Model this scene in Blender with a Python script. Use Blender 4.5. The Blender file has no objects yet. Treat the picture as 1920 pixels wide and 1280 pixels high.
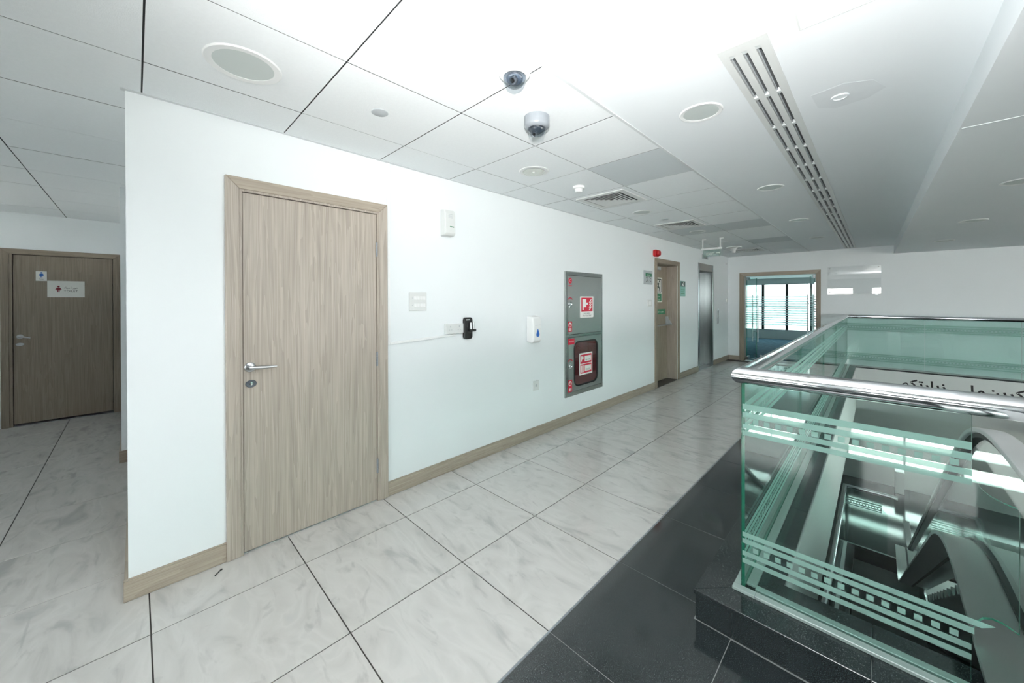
import bpy, math, random
from mathutils import Vector, Matrix

random.seed(7)
S = bpy.context.scene
COL = S.collection
PI = math.pi

# ------------------------------------------------------------------ camera
cam_d = bpy.data.cameras.new('camera')
cam = bpy.data.objects.new('camera', cam_d)
COL.objects.link(cam)
cam_d.sensor_fit = 'HORIZONTAL'
cam_d.sensor_width = 36.0
cam_d.lens = 695.8183 / 1920 * 36
cam_d.shift_y = (564.82 - 640) / 1920
cam_d.clip_start = 0.02
FW = Vector((-0.70191608, 0.71224617, -0.00438257))
RT = Vector((0.71225836, 0.70191323, -0.00241769))
UP = Vector((-0.00135419, 0.00481854, 0.99998747))
CAM = Vector((2.5339, 0.0, 1.4231))
cam.matrix_world = Matrix(((RT.x, UP.x, -FW.x, CAM.x), (RT.y, UP.y, -FW.y, CAM.y),
                           (RT.z, UP.z, -FW.z, CAM.z), (0, 0, 0, 1)))
S.camera = cam

# ------------------------------------------------------------------ world, exposure, flash
S.view_settings.view_transform = 'Standard'
S.view_settings.look = 'None'
S.view_settings.gamma = 1.0
S.view_settings.use_curve_mapping = False
S.view_settings.exposure = 0.0
world = bpy.data.worlds.new('sky')
S.world = world
world.use_nodes = True
bg = world.node_tree.nodes['Background']
bg.inputs[0].default_value = (1.0, 1.0, 0.99, 1)
bg.inputs[1].default_value = 16.5

def spot(name, loc, aim, power, size, blend, radius, color):
    d = bpy.data.lights.new(name, 'SPOT')
    d.energy = power; d.spot_size = math.radians(size); d.spot_blend = blend
    d.shadow_soft_size = radius; d.color = color
    o = bpy.data.objects.new(name, d); COL.objects.link(o)
    o.location = loc
    o.rotation_euler = Vector(aim).to_track_quat('-Z', 'Y').to_euler()
    return o

S.cycles.max_bounces = 16
S.cycles.diffuse_bounces = 9
S.cycles.transparent_max_bounces = 32
# the photographer's flash on top of the camera, tilted up at the ceiling
spot('camera_flash', (CAM.x - 0.03, CAM.y + 0.03, CAM.z + 0.24), (-0.24, 0.62, 0.78), 390, 145, 1.0, 0.035, (1.0, 0.99, 0.97))

# ------------------------------------------------------------------ helpers
def lin(r, g, b):
    def f(c):
        c /= 255.0
        return c / 12.92 if c <= 0.04045 else ((c + 0.055) / 1.055) ** 2.4
    return (f(r), f(g), f(b), 1.0)

def nmat(name):
    m = bpy.data.materials.new(name); m.use_nodes = True
    nt = m.node_tree
    return m, nt, nt.nodes['Principled BSDF'], nt.nodes['Material Output']

def N(nt, t, **kw):
    n = nt.nodes.new(t)
    for k, v in kw.items():
        setattr(n, k, v)
    return n

def plain(name, rgb, rough=0.5, metal=0.0, noise=0.03, nscale=8.0, bump=0.0, bscale=200.0, spec=0.5, coat=0.0):
    m, nt, p, out = nmat(name)
    p.inputs['Roughness'].default_value = rough
    p.inputs['Metallic'].default_value = metal
    p.inputs['Specular IOR Level'].default_value = spec
    p.inputs['Coat Weight'].default_value = coat
    tc = N(nt, 'ShaderNodeTexCoord')
    nz = N(nt, 'ShaderNodeTexNoise'); nz.inputs['Scale'].default_value = nscale; nz.inputs['Detail'].default_value = 4
    nt.links.new(tc.outputs['Object'], nz.inputs['Vector'])
    mix = N(nt, 'ShaderNodeMixRGB')
    c = lin(*rgb)
    mix.inputs[1].default_value = tuple(x * (1 - noise) for x in c[:3]) + (1,)
    mix.inputs[2].default_value = tuple(min(1, x * (1 + noise)) for x in c[:3]) + (1,)
    nt.links.new(nz.outputs['Fac'], mix.inputs[0])
    nt.links.new(mix.outputs[0], p.inputs['Base Color'])
    if bump:
        n2 = N(nt, 'ShaderNodeTexNoise'); n2.inputs['Scale'].default_value = bscale; n2.inputs['Detail'].default_value = 3
        nt.links.new(tc.outputs['Object'], n2.inputs['Vector'])
        b = N(nt, 'ShaderNodeBump'); b.inputs['Strength'].default_value = bump; b.inputs['Distance'].default_value = 0.002
        nt.links.new(n2.outputs['Fac'], b.inputs['Height'])
        nt.links.new(b.outputs[0], p.inputs['Normal'])
    return m

def wood(name, axis, dark, light, rough=0.45):
    m, nt, p, out = nmat(name)
    p.inputs['Roughness'].default_value = rough
    tc = N(nt, 'ShaderNodeTexCoord')
    oi = N(nt, 'ShaderNodeObjectInfo')
    mu = N(nt, 'ShaderNodeMath', operation='MULTIPLY'); mu.inputs[1].default_value = 37.0
    nt.links.new(oi.outputs['Random'], mu.inputs[0])
    ad = N(nt, 'ShaderNodeVectorMath', operation='ADD')
    nt.links.new(tc.outputs['Object'], ad.inputs[0]); nt.links.new(mu.outputs[0], ad.inputs[1])
    mp = N(nt, 'ShaderNodeMapping')
    sc = [7.0, 7.0, 7.0]; sc[axis] = 0.38
    mp.inputs['Scale'].default_value = sc
    nt.links.new(ad.outputs[0], mp.inputs['Vector'])
    n1 = N(nt, 'ShaderNodeTexNoise'); n1.inputs['Scale'].default_value = 2.2; n1.inputs['Detail'].default_value = 3
    n1.inputs['Distortion'].default_value = 0.6
    nt.links.new(mp.outputs[0], n1.inputs['Vector'])
    w = N(nt, 'ShaderNodeMath', operation='MULTIPLY'); w.inputs[1].default_value = 7.0
    nt.links.new(n1.outputs['Fac'], w.inputs[0])
    fr = N(nt, 'ShaderNodeMath', operation='FRACT'); nt.links.new(w.outputs[0], fr.inputs[0])
    mp2 = N(nt, 'ShaderNodeMapping'); sc2 = [120.0, 120.0, 120.0]; sc2[axis] = 1.6
    mp2.inputs['Scale'].default_value = sc2
    nt.links.new(ad.outputs[0], mp2.inputs['Vector'])
    n2 = N(nt, 'ShaderNodeTexNoise'); n2.inputs['Scale'].default_value = 1.4; n2.inputs['Detail'].default_value = 5
    nt.links.new(mp2.outputs[0], n2.inputs['Vector'])
    mixf = N(nt, 'ShaderNodeMath', operation='MULTIPLY_ADD'); mixf.inputs[1].default_value = 0.20
    nt.links.new(fr.outputs[0], mixf.inputs[0])
    m3 = N(nt, 'ShaderNodeMath', operation='MULTIPLY'); m3.inputs[1].default_value = 0.86
    nt.links.new(n2.outputs['Fac'], m3.inputs[0]); nt.links.new(m3.outputs[0], mixf.inputs[2])
    rp = N(nt, 'ShaderNodeValToRGB')
    rp.color_ramp.elements[0].position = 0.18; rp.color_ramp.elements[0].color = lin(*dark)
    rp.color_ramp.elements[1].position = 0.78; rp.color_ramp.elements[1].color = lin(*light)
    nt.links.new(mixf.outputs[0], rp.inputs[0])
    nt.links.new(rp.outputs[0], p.inputs['Base Color'])
    return m

def marble():
    m, nt, p, out = nmat('marble_tile')
    p.inputs['Roughness'].default_value = 0.11
    p.inputs['Specular IOR Level'].default_value = 0.45
    tc = N(nt, 'ShaderNodeTexCoord'); oi = N(nt, 'ShaderNodeObjectInfo')
    mu = N(nt, 'ShaderNodeMath', operation='MULTIPLY'); mu.inputs[1].default_value = 91.0
    nt.links.new(oi.outputs['Random'], mu.inputs[0])
    ad = N(nt, 'ShaderNodeVectorMath', operation='ADD')
    nt.links.new(tc.outputs['Object'], ad.inputs[0]); nt.links.new(mu.outputs[0], ad.inputs[1])
    mp = N(nt, 'ShaderNodeMapping'); mp.inputs['Scale'].default_value = (2.6, 6.2, 1.0)
    mp.inputs['Rotation'].default_value = (0, 0, 0.75)
    nt.links.new(ad.outputs[0], mp.inputs['Vector'])
    nd = N(nt, 'ShaderNodeTexNoise'); nd.inputs['Scale'].default_value = 1.0; nd.inputs['Detail'].default_value = 5
    nd.inputs['Distortion'].default_value = 1.4
    nt.links.new(mp.outputs[0], nd.inputs['Vector'])
    rp = N(nt, 'ShaderNodeValToRGB')
    e = rp.color_ramp.elements
    e[0].position = 0.28; e[0].color = lin(178, 177, 175)
    e[1].position = 0.42; e[1].color = lin(198, 196, 193)
    for pos, c in ((0.50, (202, 200, 197)), (0.57, (206, 204, 201)), (0.62, (201, 199, 196)), (0.74, (197, 196, 194))):
        x = e.new(pos); x.color = lin(*c)
    nt.links.new(nd.outputs['Fac'], rp.inputs[0])
    mp2 = N(nt, 'ShaderNodeMapping'); mp2.inputs['Scale'].default_value = (2.4, 6.6, 1.0)
    mp2.inputs['Rotation'].default_value = (0, 0, 0.55); mp2.inputs['Location'].default_value = (5.2, 1.3, 0)
    nt.links.new(ad.outputs[0], mp2.inputs['Vector'])
    n2 = N(nt, 'ShaderNodeTexNoise'); n2.inputs['Scale'].default_value = 1.3; n2.inputs['Detail'].default_value = 4
    n2.inputs['Distortion'].default_value = 2.2
    nt.links.new(mp2.outputs[0], n2.inputs['Vector'])
    r2 = N(nt, 'ShaderNodeValToRGB'); q = r2.color_ramp.elements
    q[0].position = 0.58; q[0].color = (0, 0, 0, 1); q[1].position = 0.74; q[1].color = (0.6, 0.6, 0.6, 1)
    nt.links.new(n2.outputs['Fac'], r2.inputs[0])
    mx = N(nt, 'ShaderNodeMixRGB'); mx.inputs[2].default_value = lin(166, 165, 164)
    nt.links.new(r2.outputs[0], mx.inputs[0]); nt.links.new(rp.outputs[0], mx.inputs[1])
    nt.links.new(mx.outputs[0], p.inputs['Base Color'])
    return m

def granite():
    m, nt, p, out = nmat('dark_granite')
    p.inputs['Roughness'].default_value = 0.10
    p.inputs['Specular IOR Level'].default_value = 0.95
    tc = N(nt, 'ShaderNodeTexCoord')
    nz = N(nt, 'ShaderNodeTexNoise'); nz.inputs['Scale'].default_value = 330.0; nz.inputs['Detail'].default_value = 2
    nt.links.new(tc.outputs['Object'], nz.inputs['Vector'])
    rp = N(nt, 'ShaderNodeValToRGB'); e = rp.color_ramp.elements
    e[0].position = 0.40; e[0].color = lin(34, 40, 42)
    e[1].position = 0.78; e[1].color = lin(120, 128, 126)
    x = e.new(0.63); x.color = lin(47, 55, 57)
    nt.links.new(nz.outputs['Fac'], rp.inputs[0]); nt.links.new(rp.outputs[0], p.inputs['Base Color'])
    return m

def glass(name, tint, refl0=0.045, spec=1.0):
    m = bpy.data.materials.new(name); m.use_nodes = True
    nt = m.node_tree; nt.nodes.clear()
    out = N(nt, 'ShaderNodeOutputMaterial')
    tr = N(nt, 'ShaderNodeBsdfTransparent'); tr.inputs[0].default_value = tint
    gl = N(nt, 'ShaderNodeBsdfGlossy'); gl.inputs['Roughness'].default_value = 0.02
    gl.inputs[0].default_value = (spec, spec, spec, 1)
    lw = N(nt, 'ShaderNodeLayerWeight'); lw.inputs[0].default_value = 0.5
    pw = N(nt, 'ShaderNodeMath', operation='POWER'); pw.inputs[1].default_value = 5.0
    nt.links.new(lw.outputs['Facing'], pw.inputs[0])
    ma = N(nt, 'ShaderNodeMath', operation='MULTIPLY_ADD'); ma.inputs[1].default_value = 0.8; ma.inputs[2].default_value = refl0
    nt.links.new(pw.outputs[0], ma.inputs[0])
    mx = N(nt, 'ShaderNodeMixShader')
    nt.links.new(ma.outputs[0], mx.inputs[0]); nt.links.new(tr.outputs[0], mx.inputs[1]); nt.links.new(gl.outputs[0], mx.inputs[2])
    nt.links.new(mx.outputs[0], out.inputs[0])
    return m

def frosted(name, rgb, opac=0.8):
    m = bpy.data.materials.new(name); m.use_nodes = True
    nt = m.node_tree; nt.nodes.clear()
    out = N(nt, 'ShaderNodeOutputMaterial')
    tr = N(nt, 'ShaderNodeBsdfTransparent')
    df = N(nt, 'ShaderNodeBsdfDiffuse'); df.inputs[0].default_value = lin(*rgb)
    tl = N(nt, 'ShaderNodeBsdfTranslucent'); tl.inputs[0].default_value = lin(*rgb)
    m1 = N(nt, 'ShaderNodeMixShader'); m1.inputs[0].default_value = 0.4
    nt.links.new(df.outputs[0], m1.inputs[1]); nt.links.new(tl.outputs[0], m1.inputs[2])
    m2 = N(nt, 'ShaderNodeMixShader'); m2.inputs[0].default_value = opac
    nt.links.new(tr.outputs[0], m2.inputs[1]); nt.links.new(m1.outputs[0], m2.inputs[2])
    nt.links.new(m2.outputs[0], out.inputs[0])
    return m

def brushed(name, rgb, axis, rough=0.3, bump=0.06):
    m, nt, p, out = nmat(name)
    p.inputs['Metallic'].default_value = 1.0
    p.inputs['Base Color'].default_value = lin(*rgb)
    p.inputs['Roughness'].default_value = rough
    tc = N(nt, 'ShaderNodeTexCoord'); mp = N(nt, 'ShaderNodeMapping')
    sc = [260.0, 260.0, 260.0]; sc[axis] = 3.0
    mp.inputs['Scale'].default_value = sc
    nt.links.new(tc.outputs['Object'], mp.inputs['Vector'])
    nz = N(nt, 'ShaderNodeTexNoise'); nz.inputs['Scale'].default_value = 1.0; nz.inputs['Detail'].default_value = 3
    nt.links.new(mp.outputs[0], nz.inputs['Vector'])
    b = N(nt, 'ShaderNodeBump'); b.inputs['Strength'].default_value = bump; b.inputs['Distance'].default_value = 0.001
    nt.links.new(nz.outputs['Fac'], b.inputs['Height']); nt.links.new(b.outputs[0], p.inputs['Normal'])
    return m

def carpet():
    m, nt, p, out = nmat('blue_carpet')
    p.inputs['Roughness'].default_value = 0.95
    tc = N(nt, 'ShaderNodeTexCoord'); nz = N(nt, 'ShaderNodeTexNoise')
    nz.inputs['Scale'].default_value = 9.0; nz.inputs['Detail'].default_value = 8
    nt.links.new(tc.outputs['Object'], nz.inputs['Vector'])
    rp = N(nt, 'ShaderNodeValToRGB'); e = rp.color_ramp.elements
    e[0].position = 0.3; e[0].color = lin(46, 84, 106); e[1].position = 0.7; e[1].color = lin(78, 116, 138)
    nt.links.new(nz.outputs['Fac'], rp.inputs[0]); nt.links.new(rp.outputs[0], p.inputs['Base Color'])
    return m

M = {}
M['wall'] = plain('wall_paint', (231, 236, 238), 0.55, noise=0.012, nscale=3, bump=0.05, bscale=90)
M['gypsum'] = plain('gypsum_paint', (233, 238, 241), 0.6, noise=0.015, nscale=2)
M['ctile'] = plain('ceiling_tile_white', (238, 242, 244), 0.8, noise=0.03, nscale=60, bump=0.35, bscale=240)
M['ctile_grey'] = plain('ceiling_tile_grey', (206, 212, 215), 0.7, noise=0.03, nscale=60)
M['gap'] = plain('dark_gap', (34, 36, 38), 0.9)
M['grid'] = plain('grid_metal', (212, 216, 218), 0.4)
M['marble'] = marble()
M['granite'] = granite()
M['grout'] = plain('tile_grout', (62, 59, 56), 0.9)
M['grout_light'] = plain('granite_grout', (142, 146, 143), 0.9)
M['wood_z'] = wood('oak_laminate_upright', 2, (144, 134, 123), (188, 178, 166))
M['wood_y'] = wood('oak_laminate_along', 1, (142, 130, 116), (178, 167, 152))
M['wood_x'] = wood('oak_laminate_across', 0, (142, 130, 116), (178, 167, 152))
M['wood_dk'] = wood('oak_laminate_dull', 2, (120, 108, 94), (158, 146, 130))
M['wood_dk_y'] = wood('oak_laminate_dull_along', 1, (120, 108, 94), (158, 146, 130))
M['chrome'] = plain('polished_steel', (232, 234, 236), 0.07, 1.0, noise=0.01)
M['satin'] = plain('satin_steel', (190, 192, 194), 0.28, 1.0, noise=0.02)
M['steel_z'] = brushed('brushed_steel_upright', (178, 182, 180), 2, 0.26)
M['steel_y'] = brushed('brushed_steel_along', (196, 200, 198), 1, 0.30)
M['alu'] = plain('pale_aluminium', (206, 212, 212), 0.35, 0.0)
M['glass'] = glass('green_float_glass', (0.87, 0.95, 0.93, 1), 0.035)
M['glass_edge'] = plain('green_glass_edge', (44, 122, 100), 0.12, noise=0.15, nscale=30)
M['clear'] = glass('clear_pane', (0.97, 0.98, 0.98, 1), 0.03)
M['acrylic'] = glass('clear_acrylic', (0.965, 0.97, 0.97, 1), 0.06)
M['frost'] = frosted('frosted_film', (176, 212, 203), 0.78)
M['frost_w'] = frosted('white_film', (240, 250, 250), 0.95)
M['white'] = plain('white_plastic', (232, 234, 234), 0.35)
M['shoe'] = plain('sealed_channel', (150, 166, 162), 0.2)
M['tinted'] = glass('tinted_window', (0.42, 0.50, 0.50, 1), 0.03)
M['tinted2'] = glass('pale_tinted_window', (0.66, 0.72, 0.71, 1), 0.03)
M['lift'] = brushed('dull_lift_steel', (126, 132, 132), 2, 0.2)
M['offwhite'] = plain('off_white_plastic', (214, 217, 216), 0.4)
M['lamp'] = plain('lamp_diffuser_off', (196, 204, 202), 0.4)
M['grey_pl'] = plain('silver_grey_plastic', (178, 184, 188), 0.35)
M['smoke'] = glass('smoked_dome', (0.72, 0.76, 0.80, 1), 0.06)
M['camdark'] = plain('camera_barrel', (74, 80, 88), 0.3)
M['silver'] = plain('silver_housing', (138, 144, 150), 0.35)
M['black'] = plain('black_plastic', (22, 23, 24), 0.3)
M['black_vent'] = plain('vent_black', (14, 15, 16), 0.8)
M['red'] = plain('alarm_red', (196, 22, 34), 0.3)
M['redprint'] = plain('red_print', (206, 24, 56), 0.45)
M['whiteprint'] = plain('white_print', (236, 236, 232), 0.5)
M['blue'] = plain('blue_print', (38, 104, 190), 0.4)
M['maroon'] = plain('maroon_print', (128, 34, 52), 0.5)
M['green'] = plain('green_print', (24, 122, 84), 0.4)
M['dgreen'] = plain('dark_green_print', (22, 52, 44), 0.4)
M['ink'] = plain('black_print', (28, 28, 30), 0.5)
M['carpet'] = carpet()
M['handrail_grey'] = plain('grey_rubber_handrail', (198, 200, 200), 0.4)
M['rubber'] = plain('black_rubber', (26, 29, 29), 0.45)
M['fascia'] = plain('fascia_white', (206, 212, 210), 0.5)
M['lowwall'] = plain('lower_wall_grey', (204, 210, 206), 0.6)
M['reel'] = plain('hose_reel_red', (140, 58, 62), 0.6, noise=0.4, nscale=9)

ORG = {}

class MB:
    def __init__(s):
        s.v = []; s.f = []; s.mi = []
    def add(s, vs, fs, mi=0):
        b = len(s.v)
        s.v += [tuple(v) for v in vs]
        for f in fs:
            s.f.append(tuple(i + b for i in f)); s.mi.append(mi)
        return s
    def box(s, x0, x1, y0, y1, z0, z1, mi=0):
        if x0 > x1: x0, x1 = x1, x0
        if y0 > y1: y0, y1 = y1, y0
        if z0 > z1: z0, z1 = z1, z0
        vs = [(x0, y0, z0), (x1, y0, z0), (x1, y1, z0), (x0, y1, z0), (x0, y0, z1), (x1, y0, z1), (x1, y1, z1), (x0, y1, z1)]
        return s.add(vs, [(0, 3, 2, 1), (4, 5, 6, 7), (0, 1, 5, 4), (1, 2, 6, 5), (2, 3, 7, 6), (3, 0, 4, 7)], mi)
    def prism(s, poly, axis, a0, a1, mi=0, edge_mi=None):
        """poly: 2d points; axis 0 -> (y,z), 1 -> (x,z), 2 -> (x,y)"""
        def P(p, a):
            return (a, p[0], p[1]) if axis == 0 else ((p[0], a, p[1]) if axis == 1 else (p[0], p[1], a))
        n = len(poly)
        area = sum(poly[i][0] * poly[(i + 1) % n][1] - poly[(i + 1) % n][0] * poly[i][1] for i in range(n))
        flip = (area < 0) != (axis == 1)
        vs = [P(p, min(a0, a1)) for p in poly] + [P(p, max(a0, a1)) for p in poly]
        lo = tuple(range(n)); hi = tuple(range(n, 2 * n))
        caps = [tuple(reversed(lo)), hi]
        sides = [(i, (i + 1) % n, n + (i + 1) % n, n + i) for i in range(n)]
        if flip:
            caps = [tuple(reversed(c)) for c in caps]; sides = [tuple(reversed(c)) for c in sides]
        s.add(vs, caps, mi)
        b = len(s.v) - 2 * n
        for f in sides:
            s.f.append(tuple(i + b for i in f)); s.mi.append(mi if edge_mi is None else edge_mi)
        return s
    def lathe(s, c, axis, prof, seg=24, mi=0):
        """prof: list of (r, h) along axis vector ('z','-z','x','y')"""
        A = {'z': (Vector((1, 0, 0)), Vector((0, 1, 0)), Vector((0, 0, 1))), '-z': (Vector((0, 1, 0)), Vector((1, 0, 0)), Vector((0, 0, -1))),
             'x': (Vector((0, 1, 0)), Vector((0, 0, 1)), Vector((1, 0, 0))), '-y': (Vector((1, 0, 0)), Vector((0, 0, 1)), Vector((0, -1, 0))),
             'y': (Vector((0, 0, 1)), Vector((1, 0, 0)), Vector((0, 1, 0)))}[axis]
        c = Vector(c); vs = []; fs = []
        for r, h in prof:
            for k in range(seg):
                a = 2 * PI * k / seg
                vs.append(c + A[0] * (r * math.cos(a)) + A[1] * (r * math.sin(a)) + A[2] * h)
        for i in range(len(prof) - 1):
            for k in range(seg):
                a = i * seg + k; b = i * seg + (k + 1) % seg
                fs.append((a, b, b + seg, a + seg))
        if prof[0][0] > 1e-6: fs.append(tuple(reversed(range(seg))))
        if prof[-1][0] > 1e-6: fs.append(tuple(range((len(prof) - 1) * seg, len(prof) * seg)))
        return s.add(vs, fs, mi)
    def tube(s, path, r, seg=14, mi=0, cap=True):
        path = [Vector(p) for p in path]; n = len(path); vs = []; fs = []
        t0 = (path[1] - path[0]).normalized()
        up = Vector((0, 0, 1)) if abs(t0.z) < 0.9 else Vector((1, 0, 0))
        u = (up - t0 * up.dot(t0)).normalized()
        for i, p in enumerate(path):
            if i == 0: t = t0; k = 1.0
            elif i == n - 1: t = (path[-1] - path[-2]).normalized(); k = 1.0
            else:
                a = (path[i] - path[i - 1]).normalized(); b = (path[i + 1] - path[i]).normalized()
                t = (a + b).normalized(); k = 1.0 / max(0.4, t.dot(a)); bis = (b - a)
            u = (u - t * u.dot(t)).normalized(); w = t.cross(u)
            rr = r[i] if isinstance(r, (list, tuple)) else r
            for j in range(seg):
                an = 2 * PI * j / seg
                off = u * (math.cos(an) * rr) + w * (math.sin(an) * rr)
                if 0 < i < n - 1 and bis.length > 1e-6:
                    bn = bis.normalized(); off = off + bn * (off.dot(bn) * (k - 1))
                vs.append(p + off)
        for i in range(n - 1):
            for j in range(seg):
                a = i * seg + j; b = i * seg + (j + 1) % seg
                fs.append((a, b, b + seg, a + seg))
        if cap:
            fs.append(tuple(reversed(range(seg)))); fs.append(tuple(range((n - 1) * seg, n * seg)))
        return s.add(vs, fs, mi)
    def ribbon(s, path, x0, x1, t, mi=0):
        """flat bar of thickness t (downwards normal) swept along a (y,z) path between x0 and x1"""
        n = len(path); vs = []; fs = []
        for i, (y, z) in enumerate(path):
            a = Vector(path[max(0, i - 1)]); b = Vector(path[min(n - 1, i + 1)])
            d = (b - a).normalized(); nn = Vector((-d.y, d.x))
            if nn.y < 0: nn = -nn
            vs += [(x0, y, z), (x1, y, z), (x1, y - nn.x * t, z - nn.y * t), (x0, y - nn.x * t, z - nn.y * t)]
        for i in range(n - 1):
            for k in range(4):
                a = i * 4 + k; b = i * 4 + (k + 1) % 4
                fs.append((a, b, b + 4, a + 4))
        fs.append((3, 2, 1, 0)); fs.append((n * 4 - 4, n * 4 - 3, n * 4 - 2, n * 4 - 1))
        return s.add(vs, fs, mi)
    def build(s, name, mats, parent=None, loc=None, smooth=False, bevel=0.0, seg=1):
        if not isinstance(mats, (list, tuple)): mats = [mats]
        if parent is not None: org = ORG[parent.name]
        elif loc is not None: org = Vector(loc)
        else:
            xs = [v[0] for v in s.v]; ys = [v[1] for v in s.v]; zs = [v[2] for v in s.v]
            org = Vector(((min(xs) + max(xs)) / 2, (min(ys) + max(ys)) / 2, min(zs)))
        me = bpy.data.meshes.new(name)
        me.from_pydata([(v[0] - org.x, v[1] - org.y, v[2] - org.z) for v in s.v], [], s.f)
        for m in mats: me.materials.append(m)
        if len(mats) > 1:
            for p, i in zip(me.polygons, s.mi): p.material_index = i
        if smooth:
            for p in me.polygons: p.use_smooth = True
        me.update()
        o = bpy.data.objects.new(name, me); COL.objects.link(o)
        if smooth:
            em = o.modifiers.new('split', 'EDGE_SPLIT'); em.split_angle = math.radians(38)
        if bevel:
            b = o.modifiers.new('bevel', 'BEVEL'); b.width = bevel; b.segments = seg; b.limit_method = 'ANGLE'
        if parent is not None:
            o.parent = parent
        else: o.location = org
        ORG[o.name] = org
        return o

def inst(src, name, world, parent):
    """copy of a mesh object that was built around its own local origin (loc given)"""
    o = bpy.data.objects.new(name, src.data); COL.objects.link(o)
    o.parent = parent; o.location = Vector(world) - ORG[parent.name]
    ORG[o.name] = Vector(world)
    return o

def mesh_only(mb, name, mats):
    if not isinstance(mats, (list, tuple)): mats = [mats]
    me = bpy.data.meshes.new(name); me.from_pydata(mb.v, [], mb.f)
    for m in mats: me.materials.append(m)
    for p, i in zip(me.polygons, mb.mi): p.material_index = i
    me.update(); return me

def place(me, name, world, parent):
    o = bpy.data.objects.new(name, me); COL.objects.link(o)
    o.parent = parent; o.location = Vector(world) - ORG[parent.name]
    ORG[o.name] = Vector(world)
    return o

def tag(o, label, cat, group=None, kind=None):
    o['label'] = label; o['category'] = cat
    if group: o['group'] = group
    if kind: o['kind'] = kind
    return o

def thing(name, label, cat, loc, group=None, kind=None):
    o = bpy.data.objects.new(name, None); COL.objects.link(o)
    o.empty_display_size = 0.1
    o.location = loc; ORG[o.name] = Vector(loc)
    return tag(o, label, cat, group, kind)

def text(body, size, origin, right, up, mat, parent, name='lettering', align='CENTER', depth=0.0006, sx=1.0, bold=0.0):
    c = bpy.data.curves.new('text', 'FONT'); c.body = body; c.size = size; c.align_x = align
    c.resolution_u = 2; c.offset = bold
    t = bpy.data.objects.new('text', c); COL.objects.link(t)
    bpy.context.view_layer.update()
    me = bpy.data.meshes.new_from_object(t.evaluated_get(bpy.context.evaluated_depsgraph_get()))
    bpy.data.objects.remove(t); bpy.data.curves.remove(c)
    R = Vector(right); U = Vector(up); Nn = R.cross(U)
    org = ORG[parent.name]
    for v in me.vertices:
        p = Vector(origin) + R * (v.co.x * sx) + U * v.co.y + Nn * depth
        v.co = p - org
    me.materials.clear(); me.materials.append(mat)
    me.name = name; me.update()
    o = bpy.data.objects.new(name, me); COL.objects.link(o); o.parent = parent
    ORG[o.name] = org
    return o

def rrect(y0, y1, z0, z1, r, n=5):
    pts = []
    for cx, cy, a0 in ((y1 - r, z1 - r, 0), (y0 + r, z1 - r, 90), (y0 + r, z0 + r, 180), (y1 - r, z0 + r, 270)):
        for k in range(n + 1):
            a = math.radians(a0 + 90 * k / n)
            pts.append((cx + r * math.cos(a), cy + r * math.sin(a)))
    return pts

WR, WU = (0, 1, 0), (0, 0, 1)        # right / up on walls facing +X
FR, FU = (1, 0, 0), (0, 0, 1)        # right / up on walls facing -Y

# ------------------------------------------------------------------ dimensions
H = 2.419; FAR = 9.896
VX, VY0, VY1, VX1 = 2.235, 2.05, 9.66, 5.2       # stair void
KX, KY = 1.95, 1.742                              # outer kerb faces
KZ = 0.132
GX, GY, GF = 2.105, 1.905, 9.78                   # glass planes
LZ = -3.17; LC = -0.66                            # lower floor, lower ceiling
R1 = 9.0; BK = -5.0                               # right wall, back wall
EX = 1.53                                         # marble / granite line

# ------------------------------------------------------------------ floor
fl = MB()
z0, z1 = -0.25, -0.0022
fl.box(-4.6, VX, -5.2, FAR + 0.2, z0, z1).box(VX, R1 + 0.2, -5.2, VY0, z0, z1).box(VX1, R1 + 0.2, VY0, FAR + 0.2, z0, z1)
fl.box(VX, VX1, VY1, FAR + 0.2, z0, z1)
floor = tag(fl.build('floor', M['grout'], loc=(0, 0, 0)), 'pale marble tiled corridor floor with a dark granite border', 'floor', kind='structure')

TS = 0.6
def tile_obj(x0, x1, y0, y1, mat, name, g, parent, cache={}):
    key = (round(x1 - x0, 3), round(y1 - y0, 3), name, g)
    if key not in cache:
        w, l = (x1 - x0) / 2 - g, (y1 - y0) / 2 - g
        b = 0.0008
        mb = MB()
        vs = [(-w, -l, -0.0022), (w, -l, -0.0022), (w, l, -0.0022), (-w, l, -0.0022), (-w, -l, -b), (w, -l, -b), (w, l, -b), (-w, l, -b),
              (-w + b, -l + b, 0), (w - b, -l + b, 0), (w - b, l - b, 0), (-w + b, l - b, 0)]
        fs = [(8, 9, 10, 11)]
        for k in range(4):
            n = (k + 1) % 4
            fs += [(k, n, 4 + n, 4 + k), (4 + k, 4 + n, 8 + n, 8 + k)]
        mb.add(vs, fs)
        cache[key] = mesh_only(mb, name, mat)
    return place(cache[key], name, ((x0 + x1) / 2, (y0 + y1) / 2, 0.0), parent)

XF = [-4.4 + 0.0, -3.8721 + 0.0]
xs_rec = [0.3279 - 0.6 * k for k in range(0, 9)]          # grid lines to the left
YF0 = 1.2399
ylines = [YF0 + TS * k for k in range(-11, 15)]
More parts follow.
